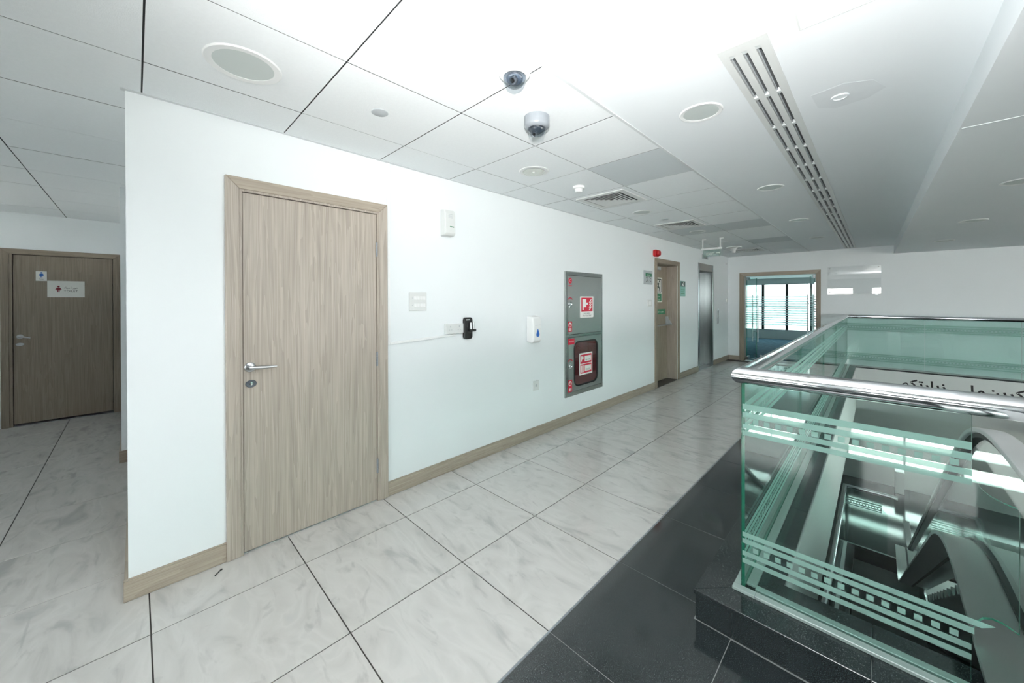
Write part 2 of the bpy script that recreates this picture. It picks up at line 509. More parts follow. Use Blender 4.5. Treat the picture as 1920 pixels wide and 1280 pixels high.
# corridor rows
rows = [(0.0, 0.3279), (0.3279, 0.9279), (0.9279, EX)]
for (x0, x1) in rows:
    for a, b in zip(ylines[:-1], ylines[1:]):
        y0, y1 = max(a, BK), min(b, FAR)
        if y1 - y0 < 0.02: continue
        if x0 == 0.0 and -2.0 < b < 0.05:
            # the first row runs through into the toilet recess, cut round the wall corner
            xa_, gg = 0.3279 - 0.6, 0.0026
            if b > -0.03:
                MB().prism([(xa_ + gg, a + gg), (x1 - gg, a + gg), (x1 - gg, b - gg), (0.0, b - gg), (0.0, -0.03), (xa_ + gg, -0.03)], 2, -0.0022, 0.0).build('tile', M['marble'], floor)
            elif a > -2.0: tile_obj(xa_, x1, a, b, M['marble'], 'tile', gg, floor)
            else: tile_obj(0.0, x1, a, b, M['marble'], 'tile', gg, floor); tile_obj(xa_, 0.0, -2.0, b, M['marble'], 'tile', gg, floor)
            continue
        tile_obj(x0, x1, y0, y1, M['marble'], 'tile', 0.0026, floor)
# recess rows
xr = sorted([x for x in xs_rec if -4.4 < x < 0.0] + [-4.4, 0.0])
for x0, x1 in zip(xr[:-2], xr[1:-1]):
    for a, b in zip(ylines[:-1], ylines[1:]):
        y0, y1 = max(a, -2.0), min(b, -0.03)
        if y1 - y0 < 0.02: continue
        tile_obj(x0, x1, y0, y1, M['marble'], 'tile', 0.0026, floor)
# granite border strip beside the void, granite floor by the camera
gl_x = [EX + 0.006, 2.097, 2.697, 3.297, 3.897, 4.497, 5.097, 5.697, 6.297, 6.897, 7.497, 8.097, R1]
gb = MB().box(EX, R1, BK, KY + 0.02, -0.0024, -0.0011).box(EX, KX + 0.02, KY + 0.02, FAR, -0.0024, -0.0011)
gb.build('grout_bed', M['grout_light'], floor)
for a, b in zip(ylines[:-1], ylines[1:]):
    y0, y1 = max(a, BK), min(b, FAR)
    if y1 - y0 < 0.02: continue
    if y0 < KY:
        ye = min(y1, KY)
        for x0, x1 in zip(gl_x[:-1], gl_x[1:]):
            if x0 == gl_x[0] and y1 > KY:
                MB().prism([(x0 + 0.0013, y0 + 0.0013), (x1 - 0.0013, y0 + 0.0013), (x1 - 0.0013, KY), (KX, KY), (KX, y1 - 0.0013), (x0 + 0.0013, y1 - 0.0013)], 2, -0.0022, 0.0).build('granite_tile', M['granite'], floor)
            elif ye - y0 > 0.02: tile_obj(x0, x1, y0, ye, M['granite'], 'granite_tile', 0.0013, floor)
    else:
        tile_obj(gl_x[0], KX, y0, y1, M['granite'], 'granite_tile', 0.0013, floor)
MB().box(EX - 0.0015, EX + 0.0055, BK, FAR, -0.006, 0.0006).build('edge_strip', M['silver'], floor)

tag(MB().box(-150, 150, -150, 150, -7.4, -7.0).build('ground', plain('bounce_ground', (216, 213, 206), 0.9)), 'pale ground added outside the building to bounce daylight up', 'ground', kind='structure')  # added ground, its pale tone set to bounce daylight up to the ceilings

# ------------------------------------------------------------------ kerb round the void
kerb = thing('trim_1', 'raised black granite kerb round the escalator opening', 'kerb', (KX, KY, 0), kind='structure')
core = MB().box(KX + 0.012, VX - 0.002, KY + 0.012, FAR - 0.004, -0.02, KZ - 0.02).box(KX + 0.012, 2.80, KY + 0.012, VY0 - 0.002, -0.02, KZ - 0.02)
core.box(VX - 0.002, VX1, VY1 + 0.002, FAR - 0.004, -0.02, KZ - 0.02)
core.build('core', M['fascia'], kerb)
def slab(poly):
    MB().prism(poly, 2, KZ - 0.02, KZ).build('granite_slab', M['granite'], kerb, bevel=0.0015)
g = 0.0012
slab([(KX, KY), (2.52 - g, KY), (2.52 - g, VY0), (VX, VY0)])
slab([(2.52 + g, KY), (2.83, KY), (2.83, VY0), (2.52 + g, VY0)])
yy = [KY, 2.85, 3.9, 4.95, 6.0, 7.05, 8.1, FAR]
for i, (a, b) in enumerate(zip(yy[:-1], yy[1:])):
    if i == 0: slab([(KX, KY + 2 * g), (VX, VY0 + 2 * g), (VX, b - g), (KX, b - g)])
    else: slab([(KX, a + g), (VX, a + g), (VX, b - g), (KX, b - g)])
for a, b in ((VX, 3.3), (3.3, 4.3), (4.3, VX1)):
    slab([(a + g, VY1), (b - g, VY1), (b - g, FAR - 0.003), (a + g, FAR - 0.003)])
for a, b in ((KX + 0.008, 2.10), (2.10, 2.83)):
    MB().box(a + 0.0006, b - 0.0006, KY + 0.006, KY + 0.014, 0.0, KZ - 0.021).build('riser_slab', M['granite'], kerb)
for a, b in zip(yy[:-1], yy[1:]):
    MB().box(KX + 0.006, KX + 0.014, max(a, KY + 0.008) + 0.0006, b - 0.0006, 0.0, KZ - 0.021).build('riser_slab', M['granite'], kerb)

# white fascia inside the void
fa = MB().box(VX - 0.06, VX + 0.005, VY0 - 0.06, VY1 + 0.02, LC, KZ - 0.021)
tag(fa.build('trim_2', M['fascia']), 'white painted fascia under the long side of the escalator opening', 'fascia', kind='structure')
fa = MB().box(VX + 0.006, VX1, VY1 - 0.005, VY1 + 0.06, LC, KZ - 0.021)
fasc = tag(fa.build('trim_3', M['fascia']), 'white painted fascia with black lettering at the far end of the opening', 'fascia', kind='structure')
fa = MB().box(VX + 0.006, VX1, VY0 - 0.06, VY0 + 0.005, LC, KZ - 0.021)
tag(fa.build('trim_4', M['fascia']), 'white painted fascia under the near side of the escalator opening', 'fascia', kind='structure')
text('\uFEE2\uFEDC\uFE97\uFEAD\uFE8E\uFEF3\uFEAF', 0.20, (3.10, VY1 - 0.005, -0.150), FR, FU, M['ink'], fasc, bold=0.005)
text('\uFE8E\uFEE3', 0.20, (3.70, VY1 - 0.005, -0.150), FR, FU, M['ink'], fasc, bold=0.005)
text('\uFEE6\uFEF3\uFEAE\uFEDB\uFE8E\uFEB7', 0.20, (4.08, VY1 - 0.005, -0.150), FR, FU, M['ink'], fasc, bold=0.005)

# ------------------------------------------------------------------ walls
def wall_x(name, xa, xb, y0, y1, z0, z1, holes, label, mat):
    """wall in the plane x = const with rectangular holes (y0,y1,z0,z1)"""
    mb = MB(); hs = sorted(holes); y = y0
    for (a, b, c, d) in hs:
        if a > y: mb.box(xa, xb, y, a, z0, z1)
        if c > z0: mb.box(xa, xb, a, b, z0, c)
        if d < z1: mb.box(xa, xb, a, b, d, z1)
        y = b
    if y < y1: mb.box(xa, xb, y, y1, z0, z1)
    return tag(mb.build(name, mat), label, 'wall', kind='structure')
def wall_y(name, ya, yb, x0, x1, z0, z1, holes, label, mat):
    mb = MB(); x = x0
    for (a, b, c, d) in sorted(holes):
        if a > x: mb.box(x, a, ya, yb, z0, z1)
        if c > z0: mb.box(a, b, ya, yb, z0, c)
        if d < z1: mb.box(a, b, ya, yb, d, z1)
        x = b
    if x < x1: mb.box(x, x1, ya, yb, z0, z1)
    return tag(mb.build(name, mat), label, 'wall', kind='structure')

D1 = (0.412, 1.212, 0.0, 2.036)
D3 = (5.875, 6.745, 0.0, 2.025)
D4 = (7.865, 8.70, 0.0, 2.01)
wall_left = wall_x('wall_left', -0.22, 0.0, -0.03, FAR, -0.007, H, [D1, D3, D4], 'long white corridor wall with the wooden door and the lift', M['wall'])
wall_y('wall_recess', -0.03, 0.12, -2.2, -0.22, -0.007, H, [], 'white end of the wall block at the toilet recess', M['wall'])
wall_y('wall_recess_rear', -0.092, 0.12, -4.4, -2.2, -0.007, H, [], 'white set-forward wall at the back of the toilet recess', M['wall'])
D2 = (-0.972, -0.188, 0.0, 1.962)
wall_x('wall_toilet', -4.6, -4.4, -2.2, FAR, -0.007, H, [D2], 'shaded white wall around the toilet door', M['wall'])
wall_y('wall_recess_side', -2.2, -2.0, -4.4, 0.0, -0.007, H, [(-3.9, -2.3, 1.85, 2.25)], 'white side wall of the toilet recess', M['wall'])
wrs = thing('window_12', 'high strip window added in the side wall to light the toilet recess', 'window', (-3.1, -2.1, 1.85), kind='structure')  # unseen window added to brighten the recess
MB().box(-3.9, -2.3, -2.12, -2.08, 1.85, 1.89).box(-3.9, -2.3, -2.12, -2.08, 2.21, 2.25).box(-3.9, -3.86, -2.12, -2.08, 1.89, 2.21).box(-2.34, -2.3, -2.12, -2.08, 1.89, 2.21).build('window_frame', M['alu'], wrs)
MB().box(-3.86, -2.34, -2.104, -2.098, 1.89, 2.21).build('pane', M['clear'], wrs)
wall_x('wall_left_rear', -0.2, 0.0, BK, -2.2, -0.007, H, [], 'white corridor wall behind the camera', M['wall'])
D5 = (0.325, 1.632, 0.0, 1.958)
wall_far = wall_y('wall_far', FAR, FAR + 0.16, -0.22, R1, -0.25, H, [D5], 'white end wall of the corridor around the glass doors', M['wall'])
WRH = [(2.0, 3.4, 0.3, 2.2), (3.6, 5.0, 0.3, 2.2), (5.2, 6.6, 0.3, 2.2), (9.9, 12.7, -2.7, -1.0)]  # unseen windows added to bring in daylight, the low one for the level below
wall_x('wall_right', R1, R1 + 0.2, BK, 13.2, -6.6, H, WRH, 'white wall with added windows beyond the escalators', M['wall'])
for i, (a, b, c, d) in enumerate(WRH):
    w = thing('window_%d' % (i + 7), ['first window from the camera', 'second window from the camera', 'third window from the camera', 'low window on the level below'][i] + ' added for daylight in the wall beyond the escalators', 'window', (R1 + 0.1, (a + b) / 2, c), kind='structure')
    fr = MB().box(R1 + 0.08, R1 + 0.13, a, b, c, c + 0.05).box(R1 + 0.08, R1 + 0.13, a, b, d - 0.05, d).box(R1 + 0.08, R1 + 0.13, a, a + 0.05, c + 0.05, d - 0.05).box(R1 + 0.08, R1 + 0.13, b - 0.05, b, c + 0.05, d - 0.05)
    fr.build('window_frame', M['alu'], w)
    MB().box(R1 + 0.102, R1 + 0.108, a + 0.05, b - 0.05, c + 0.05, d - 0.05).build('pane', M['clear'], w)
WB = [(0.3, 1.7, 0.9, 2.0), (2.3, 3.7, 0.9, 2.0), (4.3, 5.7, 0.9, 2.0)]  # unseen openings added as a source of ambient daylight
wall_back = wall_y('wall_back', BK - 0.2, BK, -0.2, R1, -0.007, H, WB, 'white wall with three added windows behind the camera', M['wall'])
for i, (a, b, c, d) in enumerate(WB):
    w = thing('window_%d' % (i + 2), ['left', 'middle', 'right'][i] + ' window added for daylight in the wall behind the camera', 'window', ((a + b) / 2, BK - 0.1, c), kind='structure')
    fr = MB().box(a, b, BK - 0.13, BK - 0.08, c, c + 0.05).box(a, b, BK - 0.13, BK - 0.08, d - 0.05, d)
    fr.box(a, a + 0.05, BK - 0.13, BK - 0.08, c + 0.05, d - 0.05).box(b - 0.05, b, BK - 0.13, BK - 0.08, c + 0.05, d - 0.05)
    fr.build('window_frame', M['alu'], w)
    MB().box(a + 0.05, b - 0.05, BK - 0.108, BK - 0.102, c + 0.05, d - 0.05).build('pane', M['clear'], w)

# ------------------------------------------------------------------ baseboards
def bb_x(name, y0, y1, label, x=0.0, ends=True, mat='wood_y'):
    mb = MB().box(x + 0.0005, x + 0.014, y0, y1, 0.001, 0.098).box(x + 0.0005, x + 0.009, y0, y1, 0.098, 0.104)
    return tag(mb.build(name, M[mat], bevel=0.0015), label, 'baseboard', kind='structure')
bb_x('baseboard_left', -0.046, 0.342, 'short wooden baseboard from the block corner to the first door')
bb_x('baseboard_left_long', 1.277, 5.803, 'long wooden baseboard between the first door and the fire exit')
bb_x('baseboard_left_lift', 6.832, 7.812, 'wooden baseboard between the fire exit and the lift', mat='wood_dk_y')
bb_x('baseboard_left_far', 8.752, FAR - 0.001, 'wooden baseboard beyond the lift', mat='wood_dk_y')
mb = MB().box(0.016, 0.235, FAR - 0.014, FAR - 0.0005, 0.001, 0.104)
tag(mb.build('baseboard_far_left', M['wood_x']), 'short wooden baseboard left of the glass doors', 'baseboard', kind='structure')
mb = MB().box(1.702, KX - 0.002, FAR - 0.014, FAR - 0.0005, 0.001, 0.104)
tag(mb.build('baseboard_far_right', M['wood_x']), 'short wooden baseboard right of the glass doors', 'baseboard', kind='structure')
mb = MB().box(-2.2, 0.0, -0.044, -0.0305, 0.001, 0.104)
tag(mb.build('baseboard_recess', M['wood_x']), 'wooden baseboard along the wall end in the recess', 'baseboard', kind='structure')
mb = MB().box(-4.39, -2.19, -0.108, -0.0925, 0.001, 0.104)
tag(mb.build('baseboard_recess_rear', M['wood_x']), 'wooden baseboard along the set-forward recess wall', 'baseboard', kind='structure')

tag(MB().box(-2.1995, -2.186, -0.106, -0.046, 0.001, 0.104).build('baseboard_recess_step', M['wood_y']), 'tiny wooden baseboard return at the step in the recess wall', 'baseboard', kind='structure')

# ------------------------------------------------------------------ ceiling
cl = MB().box(-4.6, EX - 0.008, -5.2, FAR + 0.2, H + 0.0008, H + 0.12)
ceiling = tag(cl.build('ceiling', M['gap'], loc=(0, 0, H)), 'suspended ceiling of square white tiles over the corridor', 'ceiling', kind='structure')
YC0 = 0.6255
cx_lines = [0.95 - 0.6 * k for k in range(0, 10)]
cy_lines = [YC0 + 0.6 * k for k in range(-10, 17)]
cxr = sorted([x for x in cx_lines if x > -4.4] + [-4.4, 0.0, 1.518])
cxr = [x for x in cxr]
GREY = {(2, 3), (2, 8), (1, 8), (2, 11)}
tcache = {}
for i, (x0, x1) in enumerate(zip(cxr[:-1], cxr[1:])):
    for a, b in zip(cy_lines[:-1], cy_lines[1:]):
        if x1 == 0.0 and b > -1.9: continue
        if x0 == 0.0 and -1.9 < b < 0.05:
            gg = 0.003
            pl = [(-0.25 + gg, a + gg), (x1 - gg, a + gg), (x1 - gg, b - gg)]
            pl += [(0.0, b - gg), (0.0, -0.03), (-0.25 + gg, -0.03)] if b > -0.03 else [(-0.25 + gg, b - gg)]
            MB().prism(pl, 2, H, H + 0.0008).build('ceiling_tile', M['ctile'], ceiling)
            continue
        if x1 <= 0.001:
            y0, y1 = max(a, -2.0), min(b, -0.03)
        else:
            y0, y1 = max(a, BK), min(b, FAR)
        if y1 - y0 < 0.03: continue
        j = round((a - YC0) / 0.6)
        row = {0.0: 0, 0.35: 1, 0.95: 2}.get(round(x0, 2), 9)
        gy = (row, j) in GREY
        key = (round(x1 - x0, 3), round(y1 - y0, 3), gy)
        if key not in tcache:
            w, l = (x1 - x0) / 2, (y1 - y0) / 2
            g1, g2 = 0.0045, 0.0022
            mbx = MB().box(-w + g1 * 0.6, w - g1 * 0.6, -l + g1 * 0.7, l - g1 * 0.7, 0.0, 0.0008)
            tcache[key] = mesh_only(mbx, 'ceiling_tile', M['ctile_grey'] if gy else M['ctile'])
        o = place(tcache[key], 'ceiling_tile', ((x0 + x1) / 2, (y0 + y1) / 2, H), ceiling)
        o.location.z += random.choice((0, 0, 0, -0.0004, -0.0008))
MB().box(-0.012, 0.022, -0.045, FAR, H - 0.003, H - 0.0005).build('edge_angle', M['grid'], ceiling)
MB().box(1.514, 1.530, BK, FAR, H - 0.004, H + 0.03).build('edge_angle', M['grid'], ceiling)

gp = MB()
SX = 2.79; SZ = 2.262
DX0, DX1, DY0, DY1 = 2.068, 2.238, 1.655, 9.85        # slot diffuser
for (a, b, c, d) in ((1.53, DX0, BK - 0.2, FAR + 0.1), (DX1, SX + 0.15, BK - 0.2, FAR + 0.1), (DX0, DX1, BK - 0.2, DY0), (DX0, DX1, DY1, FAR + 0.1)):
    gp.box(a, b, c, d, H, H + 0.12)
gp.box(DX0 - 0.01, DX1 + 0.01, DY0, DY1, H + 0.10, H + 0.12)
gyp = tag(gp.build('ceiling_plaster', M['gypsum']), 'smooth white plasterboard ceiling strip beside the tiled ceiling', 'ceiling', kind='structure')
def sfx(y): return 2.832 - 0.01068 * (y - 1.8)
ya_, yb_ = BK - 0.2, FAR + 0.02
so = MB().add([(sfx(ya_), ya_, SZ), (R1 + 0.1, ya_, SZ), (R1 + 0.1, yb_, SZ), (sfx(yb_), yb_, SZ), (sfx(ya_) + 0.004, ya_, H + 0.01), (R1 + 0.1, ya_, H + 0.01), (R1 + 0.1, yb_, H + 0.01), (sfx(yb_) + 0.004, yb_, H + 0.01)],
    [(0, 3, 2, 1), (4, 5, 6, 7), (0, 1, 5, 4), (1, 2, 6, 5), (2, 3, 7, 6), (3, 0, 4, 7)])
soffit = tag(so.build('ceiling_soffit', M['gypsum']), 'lower plasterboard ceiling over the escalators with a stepped edge', 'ceiling', kind='structure')
MB().box(2.828, R1, 2.86, 2.868, SZ - 0.0025, SZ + 0.001).build('plaster_ridge', M['gypsum'], soffit)

# roof over the block behind the long wall is closed by the ceiling slab above

# ------------------------------------------------------------------ first door
def frame_x(parent, y0, y1, zt, w, xf, mat, mat_h, x0=0.0):
    """mitred architrave on a wall facing +X, outer edges y0..y1, top zt, width w, projecting to xf"""
    for poly in ([(y0, 0.001), (y0 + w, 0.001), (y0 + w, zt - w), (y0, zt)], [(y1 - w, 0.001), (y1, 0.001), (y1, zt), (y1 - w, zt - w)]):
        MB().prism(poly, 0, x0 + 0.0005, xf).build('frame_side', mat, parent, bevel=0.003)
    MB().prism([(y0, zt), (y0 + w, zt - w), (y1 - w, zt - w), (y1, zt)], 0, x0 + 0.0005, xf).build('frame_head', mat_h, parent, bevel=0.003)

d1 = thing('door_1', 'closed grey oak wooden door in the long white wall', 'door', (0, 0.81, 0), kind='structure')
frame_x(d1, 0.342, 1.276, 2.106, 0.064, 0.022, M['wood_z'], M['wood_y'])
st = MB().box(-0.04, 0.016, 0.406, 0.418, 0.001, 2.042).box(-0.04, 0.016, 1.200, 1.212, 0.001, 2.042).box(-0.04, 0.016, 0.418, 1.200, 2.030, 2.042)
st.build('door_stop', M['wood_z'], d1)
MB().box(-0.20, -0.16, 0.40, 1.22, 0, 2.04).build('backing', M['gap'], d1)
lf = MB().box(-0.036, 0.006, 0.4215, 1.197, 0.010, 2.0265).build('leaf', M['wood_z'], d1, bevel=0.0015)
hd = MB().lathe((0.006, 0.453, 1.046), 'x', [(0.0, 0.0), (0.027, 0.0), (0.027, 0.006), (0.022, 0.010), (0.011, 0.011), (0.011, 0.045), (0.0, 0.047)], 24)
hd.tube([(0.045, 0.445, 1.046), (0.050, 0.475, 1.045), (0.050, 0.53, 1.042), (0.046, 0.575, 1.041)], [0.011, 0.0105, 0.0085, 0.0065], 12)
hd.build('handle', M['satin'], lf, smooth=True)
lk = MB().prism([(0.457 + 0.027 * math.cos(a * PI / 12), 0.952 + 0.021 * math.sin(a * PI / 12)) for a in range(24)], 0, 0.006, 0.014)
lk.build('lock', M['camdark'], lf, bevel=0.003)
MB().lathe((0.014, 0.457, 0.953), 'x', [(0.009, 0.0), (0.009, 0.003), (0.0, 0.0035)], 14).build('lock_cylinder', M['chrome'], lf, smooth=True)
for z in (1.780, 1.008, 0.251):
    hg = MB()
    for k in range(3):
        hg.lathe((0.012, 1.199, z - 0.05 + k * 0.034), 'z', [(0.0, 0), (0.007, 0), (0.007, 0.032), (0.0, 0.032)], 10)
    hg.build('hinge', M['silver'], lf, smooth=True)

# ------------------------------------------------------------------ toilet door
d2 = thing('door_2', 'shaded oak toilet door with paper signs in the recess', 'door', (-4.4, -0.58, 0), kind='structure')
TX = -4.4
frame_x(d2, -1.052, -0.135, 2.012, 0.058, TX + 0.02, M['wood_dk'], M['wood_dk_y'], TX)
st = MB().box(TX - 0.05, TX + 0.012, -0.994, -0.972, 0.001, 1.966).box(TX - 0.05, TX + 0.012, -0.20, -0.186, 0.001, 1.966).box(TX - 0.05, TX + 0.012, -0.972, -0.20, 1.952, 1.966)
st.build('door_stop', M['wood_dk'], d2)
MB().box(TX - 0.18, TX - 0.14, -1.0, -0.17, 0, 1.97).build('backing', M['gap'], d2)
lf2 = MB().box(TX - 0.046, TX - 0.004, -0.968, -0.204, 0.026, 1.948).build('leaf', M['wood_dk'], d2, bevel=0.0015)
hd = MB().lathe((TX - 0.004, -0.922, 1.018), 'x', [(0.0, 0), (0.025, 0), (0.025, 0.006), (0.010, 0.010), (0.010, 0.045), (0, 0.047)], 20)
hd.tube([(TX + 0.04, -0.93, 1.020), (TX + 0.045, -0.90, 1.016), (TX + 0.042, -0.845, 1.000)], [0.010, 0.009, 0.006], 10)
hd.build('handle', M['satin'], lf2, smooth=True)
lk = MB().prism([(-0.922 + 0.030 * math.cos(a * PI / 10), 0.930 + 0.017 * math.sin(a * PI / 10)) for a in range(20)], 0, TX - 0.004, TX + 0.006)
lk.build('lock', M['satin'], lf2, bevel=0.002)

def person_icon(parent, x, yc, zc, h, mat):
    """standing figure pictogram on a wall facing +X"""
    mb = MB()
    mb.prism([(yc + 0.13 * h * math.cos(a * PI / 7), zc + 0.36 * h + 0.13 * h * math.sin(a * PI / 7)) for a in range(14)], 0, x, x + 0.0006)
    body = [(-0.16, 0.2), (0.16, 0.2), (0.34, -0.10), (0.24, -0.14), (0.15, 0.02), (0.24, -0.22), (0.11, -0.22), (0.11, -0.5), (0.015, -0.5), (0.015, -0.22), (-0.015, -0.22), (-0.015, -0.5), (-0.11, -0.5), (-0.11, -0.22), (-0.24, -0.22), (-0.15, 0.02), (-0.24, -0.14), (-0.34, -0.10)]
    mb.prism([(yc + a * h, zc + b * h) for a, b in body], 0, x, x + 0.0006)
    return mb.build('pictogram', mat, parent)

sx = TX - 0.004
s1 = thing('paper_notice', 'small white notice with a blue figure on the toilet door', 'sign', (sx, -0.767, 1.655))
MB().box(sx + 0.0004, sx + 0.0022, -0.808, -0.727, 1.655, 1.768).build('sheet', M['whiteprint'], s1)
person_icon(s1, sx + 0.0022, -0.767, 1.728, 0.062, M['blue'])
text('Toilet', 0.013, (sx + 0.0022, -0.767, 1.672), WR, WU, M['ink'], s1)
s2 = thing('toilet_sign', 'white paper sign reading TOILET with a maroon figure on the toilet door', 'sign', (sx, -0.58, 1.466))
MB().box(sx + 0.0004, sx + 0.0026, -0.725, -0.437, 1.466, 1.660).build('sheet', M['whiteprint'], s2)
person_icon(s2, sx + 0.0026, -0.641, 1.565, 0.075, M['maroon'])
text('TOILET', 0.034, (sx + 0.0026, -0.546, 1.529), WR, WU, M['ink'], s2)
text('\uFEE9\uFE8E\uFEF4\uFEE3 \uFE93\uFEAD\uFEED\uFEA9', 0.030, (sx + 0.0026, -0.546, 1.571), WR, WU, M['ink'], s2)

# ------------------------------------------------------------------ fire exit door
d3 = thing('door_3', 'recessed oak fire exit door with a push bar', 'door', (0, 6.31, 0), kind='structure')
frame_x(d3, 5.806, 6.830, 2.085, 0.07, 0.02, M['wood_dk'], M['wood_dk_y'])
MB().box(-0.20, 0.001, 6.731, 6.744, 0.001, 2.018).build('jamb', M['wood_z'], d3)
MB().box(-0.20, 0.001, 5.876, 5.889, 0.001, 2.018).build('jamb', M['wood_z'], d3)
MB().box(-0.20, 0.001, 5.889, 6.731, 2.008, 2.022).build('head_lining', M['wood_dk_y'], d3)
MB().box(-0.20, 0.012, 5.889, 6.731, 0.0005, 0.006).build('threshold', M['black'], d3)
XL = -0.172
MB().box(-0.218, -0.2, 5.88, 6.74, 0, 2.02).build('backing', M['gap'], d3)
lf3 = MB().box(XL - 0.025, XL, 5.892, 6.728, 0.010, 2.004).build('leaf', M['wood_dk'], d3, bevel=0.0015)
pb = MB().box(XL, XL + 0.03, 6.66, 6.715, 0.955, 1.115)
pb.prism([(XL + 0.03, 1.10), (XL + 0.10, 0.99), (XL + 0.10, 0.975), (XL + 0.03, 0.965)], 1, 6.672, 6.704)
pb.build('bar_bracket', M['grey_pl'], lf3, bevel=0.002)
pb = MB().box(XL, XL + 0.03, 5.91, 5.965, 0.955, 1.115).prism([(XL + 0.03, 1.10), (XL + 0.10, 0.99), (XL + 0.10, 0.975), (XL + 0.03, 0.965)], 1, 5.92, 5.952)
pb.build('bar_bracket', M['grey_pl'], lf3, bevel=0.002)
MB().tube([(XL + 0.088, 5.93, 0.982), (XL + 0.088, 6.69, 0.982)], 0.013, 12).build('push_bar', M['satin'], lf3, smooth=True)
MB().box(XL, XL + 0.03, 6.10, 6.40, 1.93, 1.985).build('door_closer', M['grey_pl'], lf3, bevel=0.004)

es = thing('fire_exit_notice', 'tall white and green running man notice on the fire exit door', 'sign', (XL, 6.35, 1.375))
MB().box(XL + 0.0004, XL + 0.003, 6.20, 6.505, 1.375, 1.802).build('plate', M['whiteprint'], es)
MB().box(XL + 0.003, XL + 0.0036, 6.212, 6.470, 1.545, 1.780).build('green_field', M['dgreen'], es)
MB().box(XL + 0.0036, XL + 0.0042, 6.23, 6.445, 1.555, 1.762).build('white_field', M['whiteprint'], es)
rn = MB()
rn.prism([(6.39 + 0.021 * math.cos(a * PI / 6), 1.735 + 0.021 * math.sin(a * PI / 6)) for a in range(12)], 0, XL + 0.0042, XL + 0.005)
rn.prism([(6.325, 1.715), (6.385, 1.705), (6.365, 1.655), (6.41, 1.625), (6.385, 1.56), (6.36, 1.565), (6.375, 1.61), (6.325, 1.635), (6.30, 1.575), (6.24, 1.575), (6.245, 1.60), (6.285, 1.602), (6.325, 1.675), (6.285, 1.67), (6.265, 1.70), (6.282, 1.708), (6.298, 1.69)], 0, XL + 0.0042, XL + 0.005)
rn.build('running_figure', M['dgreen'], es)
MB().box(XL + 0.003, XL + 0.0036, 6.212, 6.480, 1.392, 1.520).build('green_field', M['green'], es)
text('FIRE EXIT', 0.042, (XL + 0.0036, 6.35, 1.405), WR, WU, M['whiteprint'], es)
text('\uFE9D\uFEAE\uFEA8\uFEE3', 0.05, (XL + 0.0036, 6.35, 1.462), WR, WU, M['whiteprint'], es)
ps = thing('push_notice', 'small green push to open notice above the push bar', 'sign', (XL, 6.45, 1.165))
MB().box(XL + 0.0004, XL + 0.0025, 6.20, 6.635, 1.165, 1.250).build('plate', M['green'], ps)
text('Push to open', 0.050, (XL + 0.0025, 6.425, 1.192), WR, WU, M['whiteprint'], ps)

# ------------------------------------------------------------------ lift
d4 = thing('door_4', 'polished steel lift doors in a stone framed opening', 'lift door', (0, 8.28, 0), kind='structure')
LF = M['lift']
MB().box(-0.14, 0.010, 7.815, 7.872, 0.001, 2.148).build('frame_side', LF, d4, bevel=0.003)
MB().box(-0.14, 0.010, 8.694, 8.750, 0.001, 2.148).build('frame_side', LF, d4, bevel=0.003)
MB().box(-0.14, 0.010, 7.872, 8.694, 2.006, 2.148).build('frame_head', plain('taupe_stone', (142, 140, 136), 0.4), d4, bevel=0.003)
MB().box(-0.16, -0.125, 7.872, 8.283, 0.006, 2.006).build('door_panel', M['lift'], d4)
MB().box(-0.172, -0.137, 8.283, 8.694, 0.006, 2.006).build('door_panel', M['lift'], d4)
MB().box(-0.2, 0.004, 7.872, 8.694, 0.0005, 0.005).build('sill', M['satin'], d4)
cp = thing('lift_call_panel', 'slim steel lift call panel right of the lift', 'call panel', (0, 9.09, 0.885))
MB().box(0.0005, 0.010, 9.045, 9.135, 0.885, 1.20).build('plate', M['steel_z'], cp, bevel=0.002)
for z in (1.06, 1.0):
    MB().lathe((0.010, 9.09, z), 'x', [(0.016, 0), (0.016, 0.004), (0, 0.005)], 14).build('button', M['chrome'], cp, smooth=True)
MB().box(0.010, 0.0112, 9.065, 9.115, 1.11, 1.17).build('display', M['black'], cp)
fi = thing('lift_floor_indicator', 'small dark square floor indicator above the lift', 'indicator', (0, 8.22, 2.247))
MB().box(0.0005, 0.012, 8.05, 8.40, 2.247, 2.338).build('plate', M['grey_pl'], fi, bevel=0.002)
MB().box(0.012, 0.0135, 8.11, 8.34, 2.262, 2.323).build('display', M['black'], fi)

